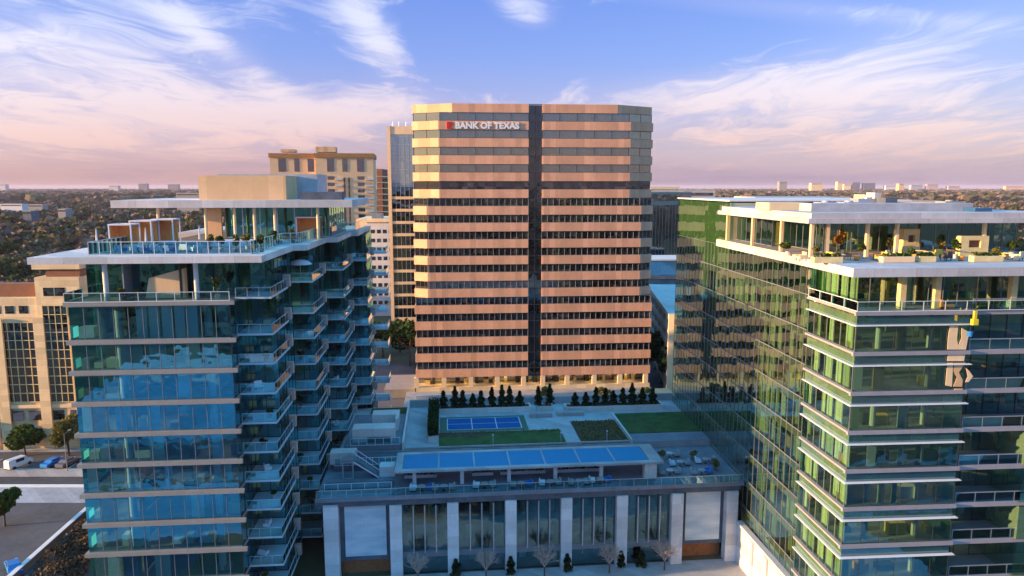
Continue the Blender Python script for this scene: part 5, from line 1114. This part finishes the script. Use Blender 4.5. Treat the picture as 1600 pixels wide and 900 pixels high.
# flat pale buildings far right behind
def simple(label, px0, px1, py0, d, wm, hm=None, name='distant_building', dep=20, group=None, rows=3, gm=None):
    F_ = Fr(0, d, 0); a, z1_ = F_.front(0, px0, py0); c_, _ = F_.front(0, px1, py0)
    o = thing(name, label, 'building', ((a + c_) / 2, d, 0), 0, group); W_ = (c_ - a) / 2
    MB().box(-W_, W_, 0, dep, 0, z1_).build('wall', wm, o)
    m_ = MB(); hh = min(z1_ * .5, 3.6 * rows)
    for r_ in range(rows): m_.box(-W_ * .92, W_ * .92, -.1, 0, z1_ - 2.8 - r_ * 3.8, z1_ - 1.2 - r_ * 3.8)
    m_.build('window', gm or M['smallglass'], o); MB().box(-W_, W_, 0, dep, z1_, z1_ + .6).build('roof', M['gravel'], o); return o
simple('low yellowish building on the horizon right of the orange tower', 1016, 1062, 293, 700, M['yellow'], dep=60, rows=2)
simple('long pale low building behind the roof of the green tower', 1014, 1118, 298, 420, M['concrete'], dep=40, rows=2)
simple('long cream low building beyond the right tower roof', 1180, 1330, 309, 520, M['creamplain'], dep=50, rows=2)
simple('wide cream low building beyond the middle of the right tower roof', 1330, 1470, 315, 430, M['creamplain'], dep=40, rows=1)
simple('dark pointed-looking small building before the far trees at right', 1352, 1366, 305, 600, M['yellow'], rows=1)
sk = [(170, 184, 290, 2600, 'hvac', 'small blue-grey block on the horizon at left'), (216, 229, 287, 3000, 'darkroof', 'dark block on the horizon above the far trees at left'), (262, 278, 288, 3000, 'darkroof', 'dark block on the horizon nearest the plant room'), (0, 8, 288, 2600, 'hvac', 'grey block on the horizon at the extreme left'), (1218, 1230, 284, 2300, 'taupe', 'tall brown tower on the right horizon nearest the green tower'), (1268, 1286, 286, 2200, 'cream', 'stepped cream block on the right horizon'), (1309, 1317, 284, 2600, 'cream', 'slim cream tower on the right horizon'), (1333, 1344, 285, 2800, 'darkroof', 'dark tower on the right horizon left of a wider dark block'), (1350, 1368, 286, 2800, 'darkroof', 'wide dark block on the right horizon'), (1319, 1330, 288, 2800, 'creamplain', 'low pale block between towers on the right horizon'), (1405, 1413, 287, 2300, 'beige', 'slim orange-lit tower on the right horizon'), (1424, 1442, 289, 3000, 'hvac', 'low bluish block on the right horizon'), (1449, 1466, 288, 3000, 'pink', 'pinkish block with low wings on the right horizon'), (1572, 1600, 291, 3200, 'beige', 'long low building on the horizon at the right edge'), (1384, 1400, 290, 2800, 'coolwhite', 'low white block on the right horizon'), (1482, 1500, 291, 3000, 'pink', 'faint pinkish low block on the right horizon')]
for (p0, p1, py, d, mm, lab) in sk: simple(lab, p0, p1, py, d * 2.2, M[mm], dep=40, group='buildings on the horizon', rows=3)
for i, (px0, px1, py, d, mm, lab) in enumerate([(0, 34, 319, 1150, 'coolwhite', 'long bright white roofed building among the trees at left'), (40, 66, 320, 1200, 'taupe', 'brownish building right of the bright white one among the trees'), (275, 310, 302, 1100, 'taupe', 'long grey building half hidden by the plant room'), (35, 48, 330, 800, 'darkroof', 'small grey house among the trees at left'), (90, 102, 327, 900, 'taupe', 'small brownish house among the middle trees at left')]):
    simple(lab, px0, px1, py, d, M[mm], dep=4 if d < 400 else 14, group='buildings among the trees at left', rows=1)

# ================================================================== the far wood
def ico(sub):
    bm = bmesh.new(); bmesh.ops.create_icosphere(bm, subdivisions=sub, radius=1); v = np.array([x.co[:] for x in bm.verts]); f = np.array([[q.index for q in x.verts] for x in bm.faces]); bm.free(); return v, f
def wood(name, label, pts, rad, base_v, base_f, mats, seed, jit=.35, leafcount=0):
    r = np.random.default_rng(seed); n = len(pts); nv = len(base_v)
    V = np.repeat(base_v[None], n, 0); V = V * (1 + r.uniform(-jit, jit, (n, nv, 1)))
    s = np.stack([rad * r.uniform(.8, 1.2, n), rad * r.uniform(.8, 1.2, n), rad * r.uniform(.65, .95, n)], 1)
    an = r.uniform(0, 6.283, n); ca, sa_ = np.cos(an)[:, None], np.sin(an)[:, None]; V = np.stack([V[..., 0] * ca - V[..., 1] * sa_, V[..., 0] * sa_ + V[..., 1] * ca, V[..., 2]], -1)
    V = V * s[:, None, :] + pts[:, None, :]
    F_ = (base_f[None] + (np.arange(n) * nv)[:, None, None]).reshape(-1, 3)
    me = bpy.data.meshes.new(name); me.vertices.add(n * nv); me.vertices.foreach_set('co', V.reshape(-1)); me.loops.add(len(F_) * 3); me.loops.foreach_set('vertex_index', F_.reshape(-1)); me.polygons.add(len(F_)); me.polygons.foreach_set('loop_start', np.arange(len(F_)) * 3); me.polygons.foreach_set('loop_total', np.full(len(F_), 3))
    for m_ in mats: me.materials.append(m_)
    mi = np.repeat(r.integers(0, len(mats), n), len(base_f)); me.polygons.foreach_set('material_index', mi); me.update(calc_edges=True); me.validate()
    o = bpy.data.objects.new(name, me); COL.objects.link(o); tag(o, label, 'trees', kind='stuff'); return o
WM = [leafmat('wood_brown', [(.07, .055, .03, 1), (.15, .11, .065, 1), (.22, .165, .10, 1)], .05), leafmat('wood_olive', [(.025, .035, .01, 1), (.06, .07, .02, 1), (.10, .10, .035, 1)], .05), leafmat('wood_dark', [(.015, .022, .01, 1), (.03, .04, .015, 1), (.05, .05, .02, 1)], .05), leafmat('wood_grey', [(.08, .06, .05, 1), (.16, .12, .095, 1), (.22, .17, .14, 1)], .05)]
r = np.random.default_rng(5)
def clumps(n, d0, d1, az0, az1, per, rad, powr=1.0):
    d = d0 * (d1 / d0) ** r.random(n); az = r.uniform(az0, az1, n); x = d * np.tan(az); y = d
    R_ = rad * r.uniform(.7, 1.3, n); P = []; Q = []
    for k in range(per):
        P.append(np.stack([x + r.uniform(-.7, .7, n) * R_, y + r.uniform(-.7, .7, n) * R_, R_ * r.uniform(.6, 1.35, n)], 1)); Q.append(R_ * r.uniform(.3, .55, n))
    return np.concatenate(P), np.concatenate(Q)
def tuft(nq, size, seed):
    """an open crown of small leaf sheets round a few limbs, unit radius"""
    r = np.random.default_rng(seed); L = r.uniform(-.5, .5, (7, 3)) * [1, 1, .7]; V = []; F = []
    for q in range(nq):
        d = r.normal(size=3); d /= np.linalg.norm(d); d[2] = abs(d[2]) * .9 + .1 * d[2]; c = L[r.integers(7)] + d * r.uniform(.38, .62)
        a = r.normal(size=3) * [1, 1, .6]; a /= np.linalg.norm(a); b = np.cross(a, d + .01); b /= np.linalg.norm(b) + 1e-6; sz = size * r.uniform(.6, 1.4)
        k = len(V); V += [c - a * sz - b * sz * .6, c + a * sz - b * sz * .8, c + a * sz * .7 + b * sz * .8, c - a * sz * .8 + b * sz]; F += [(k, k + 1, k + 2), (k, k + 2, k + 3)]
    return np.array(V), np.array(F)
vA, fA = tuft(190, .13, 1); vB, fB = tuft(44, .26, 2); vC, fC = tuft(12, .5, 3); v1, f1 = vB, fB
def keep(P, Q, lo, hi):
    az = np.arctan2(P[:, 0], P[:, 1]); m_ = (az > lo) & (az < hi); return P[m_], Q[m_]
def free(P, Q):      # keep trees off the streets and buildings
    x, y = P[:, 0], P[:, 1]
    bad = ((x > -70) & (x < 90) & (y < 330)) | ((x > -260) & (x < -60) & (y < 175)) | ((x > -175) & (x < -60) & (y > 360) & (y < 460)) | ((x > -60) & (x < 90) & (y < 560) & (y > 280)) | ((x > 140) & (x < 330) & (y > 425) & (y < 575))
    return P[~bad], Q[~bad]
def trees_at(n, d0, d1, az0, az1, rad):
    d = d0 * (d1 / d0) ** r.random(n); az = r.uniform(az0, az1, n); R_ = rad * r.uniform(.7, 1.35, n)
    return np.stack([d * np.tan(az), d, R_ * r.uniform(.75, 1.25, n)], 1), R_
P, Q = free(*trees_at(2600, 185, 520, -.72, -.1, 6.5)); wood('woodland', 'mixed brown and olive trees covering the near plain at left', P, Q, vA, fA, WM, 1, .05)
P, Q = free(*trees_at(1500, 300, 520, .05, .72, 6.5)); wood('woodland', 'brown winter trees just beyond the right tower', P, Q, vA, fA, WM, 2, .05)
P, Q = free(*trees_at(15000, 480, 2200, -.72, .72, 7.5)); wood('woodland', 'unbroken tree cover of the middle distance', P, Q, vB, fB, WM, 3, .05)
P, Q = trees_at(24000, 2000, 10000, -.72, .72, 13); wood('woodland', 'far tree cover running to the horizon', P, Q, vC, fC, WM, 4, .05)
MBH = thing('shadow_block', 'added unseen block behind and left of the viewpoint, shading the pavement', 'building', (-200, -20, 0))  # unseen building added as a shadow caster over the pavement
MB().box(-60, 60, -40, 40, 0, 44).build('wall', M['cream'], MBH)
q = MB()
for k in range(11): q.box(-59, 60.1, -39, 40.1, 3 + k * 3.7, 4.9 + k * 3.7)
q.build('window_band', M['bankglass'], MBH)
# scattered trees and low roofs behind the viewpoint, seen mirrored in the glass
r = np.random.default_rng(15); n = 1200; x = r.uniform(-400, 400, n); y = -80 - 500 * r.random(n); P = np.stack([x, y, r.uniform(4, 8, n)], 1); wood('woodland', 'trees behind the viewpoint mirrored in the glass', P, np.full(n, 5.0), vB, fB, WM, 6, .05)
b_ = MB(); b_.box(-400, 400, 14, 30, .004, .03); o = b_.build('road', M['asphalt2']); o['kind'] = 'structure'
b_ = MB(); b_.box(-400, 400, 30, 33, 0, .14); b_.box(-400, 400, 11, 14, 0, .14); o = b_.build('sidewalk', M['sidewalk']); o['kind'] = 'structure'
b_ = MB(); b_.box(-70, 60, 34, 55, .004, .04).box(-90, 60, -70, 10, .004, .04); o = b_.build('plaza', M['pale_paving']); o['kind'] = 'structure'
n = 90; P = np.stack([r.uniform(-14, 28, n), r.uniform(48, 74, n), r.uniform(1.6, 2.6, n)], 1); wood('evergreen_grove', 'evergreen grove of the courtyard mirrored in the podium windows', P, np.full(n, 2.6), vA, fA, [WM[2], WM[1]], 7, .05)

hz = MB().box(-14900, 14900, -6900, 22900, -1, 85).build('haze', None); hz.data.materials.clear(); hz['kind'] = 'stuff'
m = bpy.data.materials.new('haze_air'); m.use_nodes = True; nt = m.node_tree
for n_ in list(nt.nodes): nt.nodes.remove(n_)
vo = nt.nodes.new('ShaderNodeVolumePrincipled'); vo.inputs['Color'].default_value = (.74, .70, .88, 1); vo.inputs['Density'].default_value = 4.5e-5
ou = nt.nodes.new('ShaderNodeOutputMaterial'); nt.links.new(vo.outputs[0], ou.inputs['Volume']); hz.data.materials.append(m)
tag(hz, 'thin purple evening haze over the far plain', 'haze')
scn.render.engine = 'CYCLES'
scn.cycles.max_bounces = 8; scn.cycles.transparent_max_bounces = 24; scn.cycles.glossy_bounces = 5; scn.cycles.diffuse_bounces = 3; scn.cycles.caustics_reflective = False; scn.cycles.caustics_refractive = False
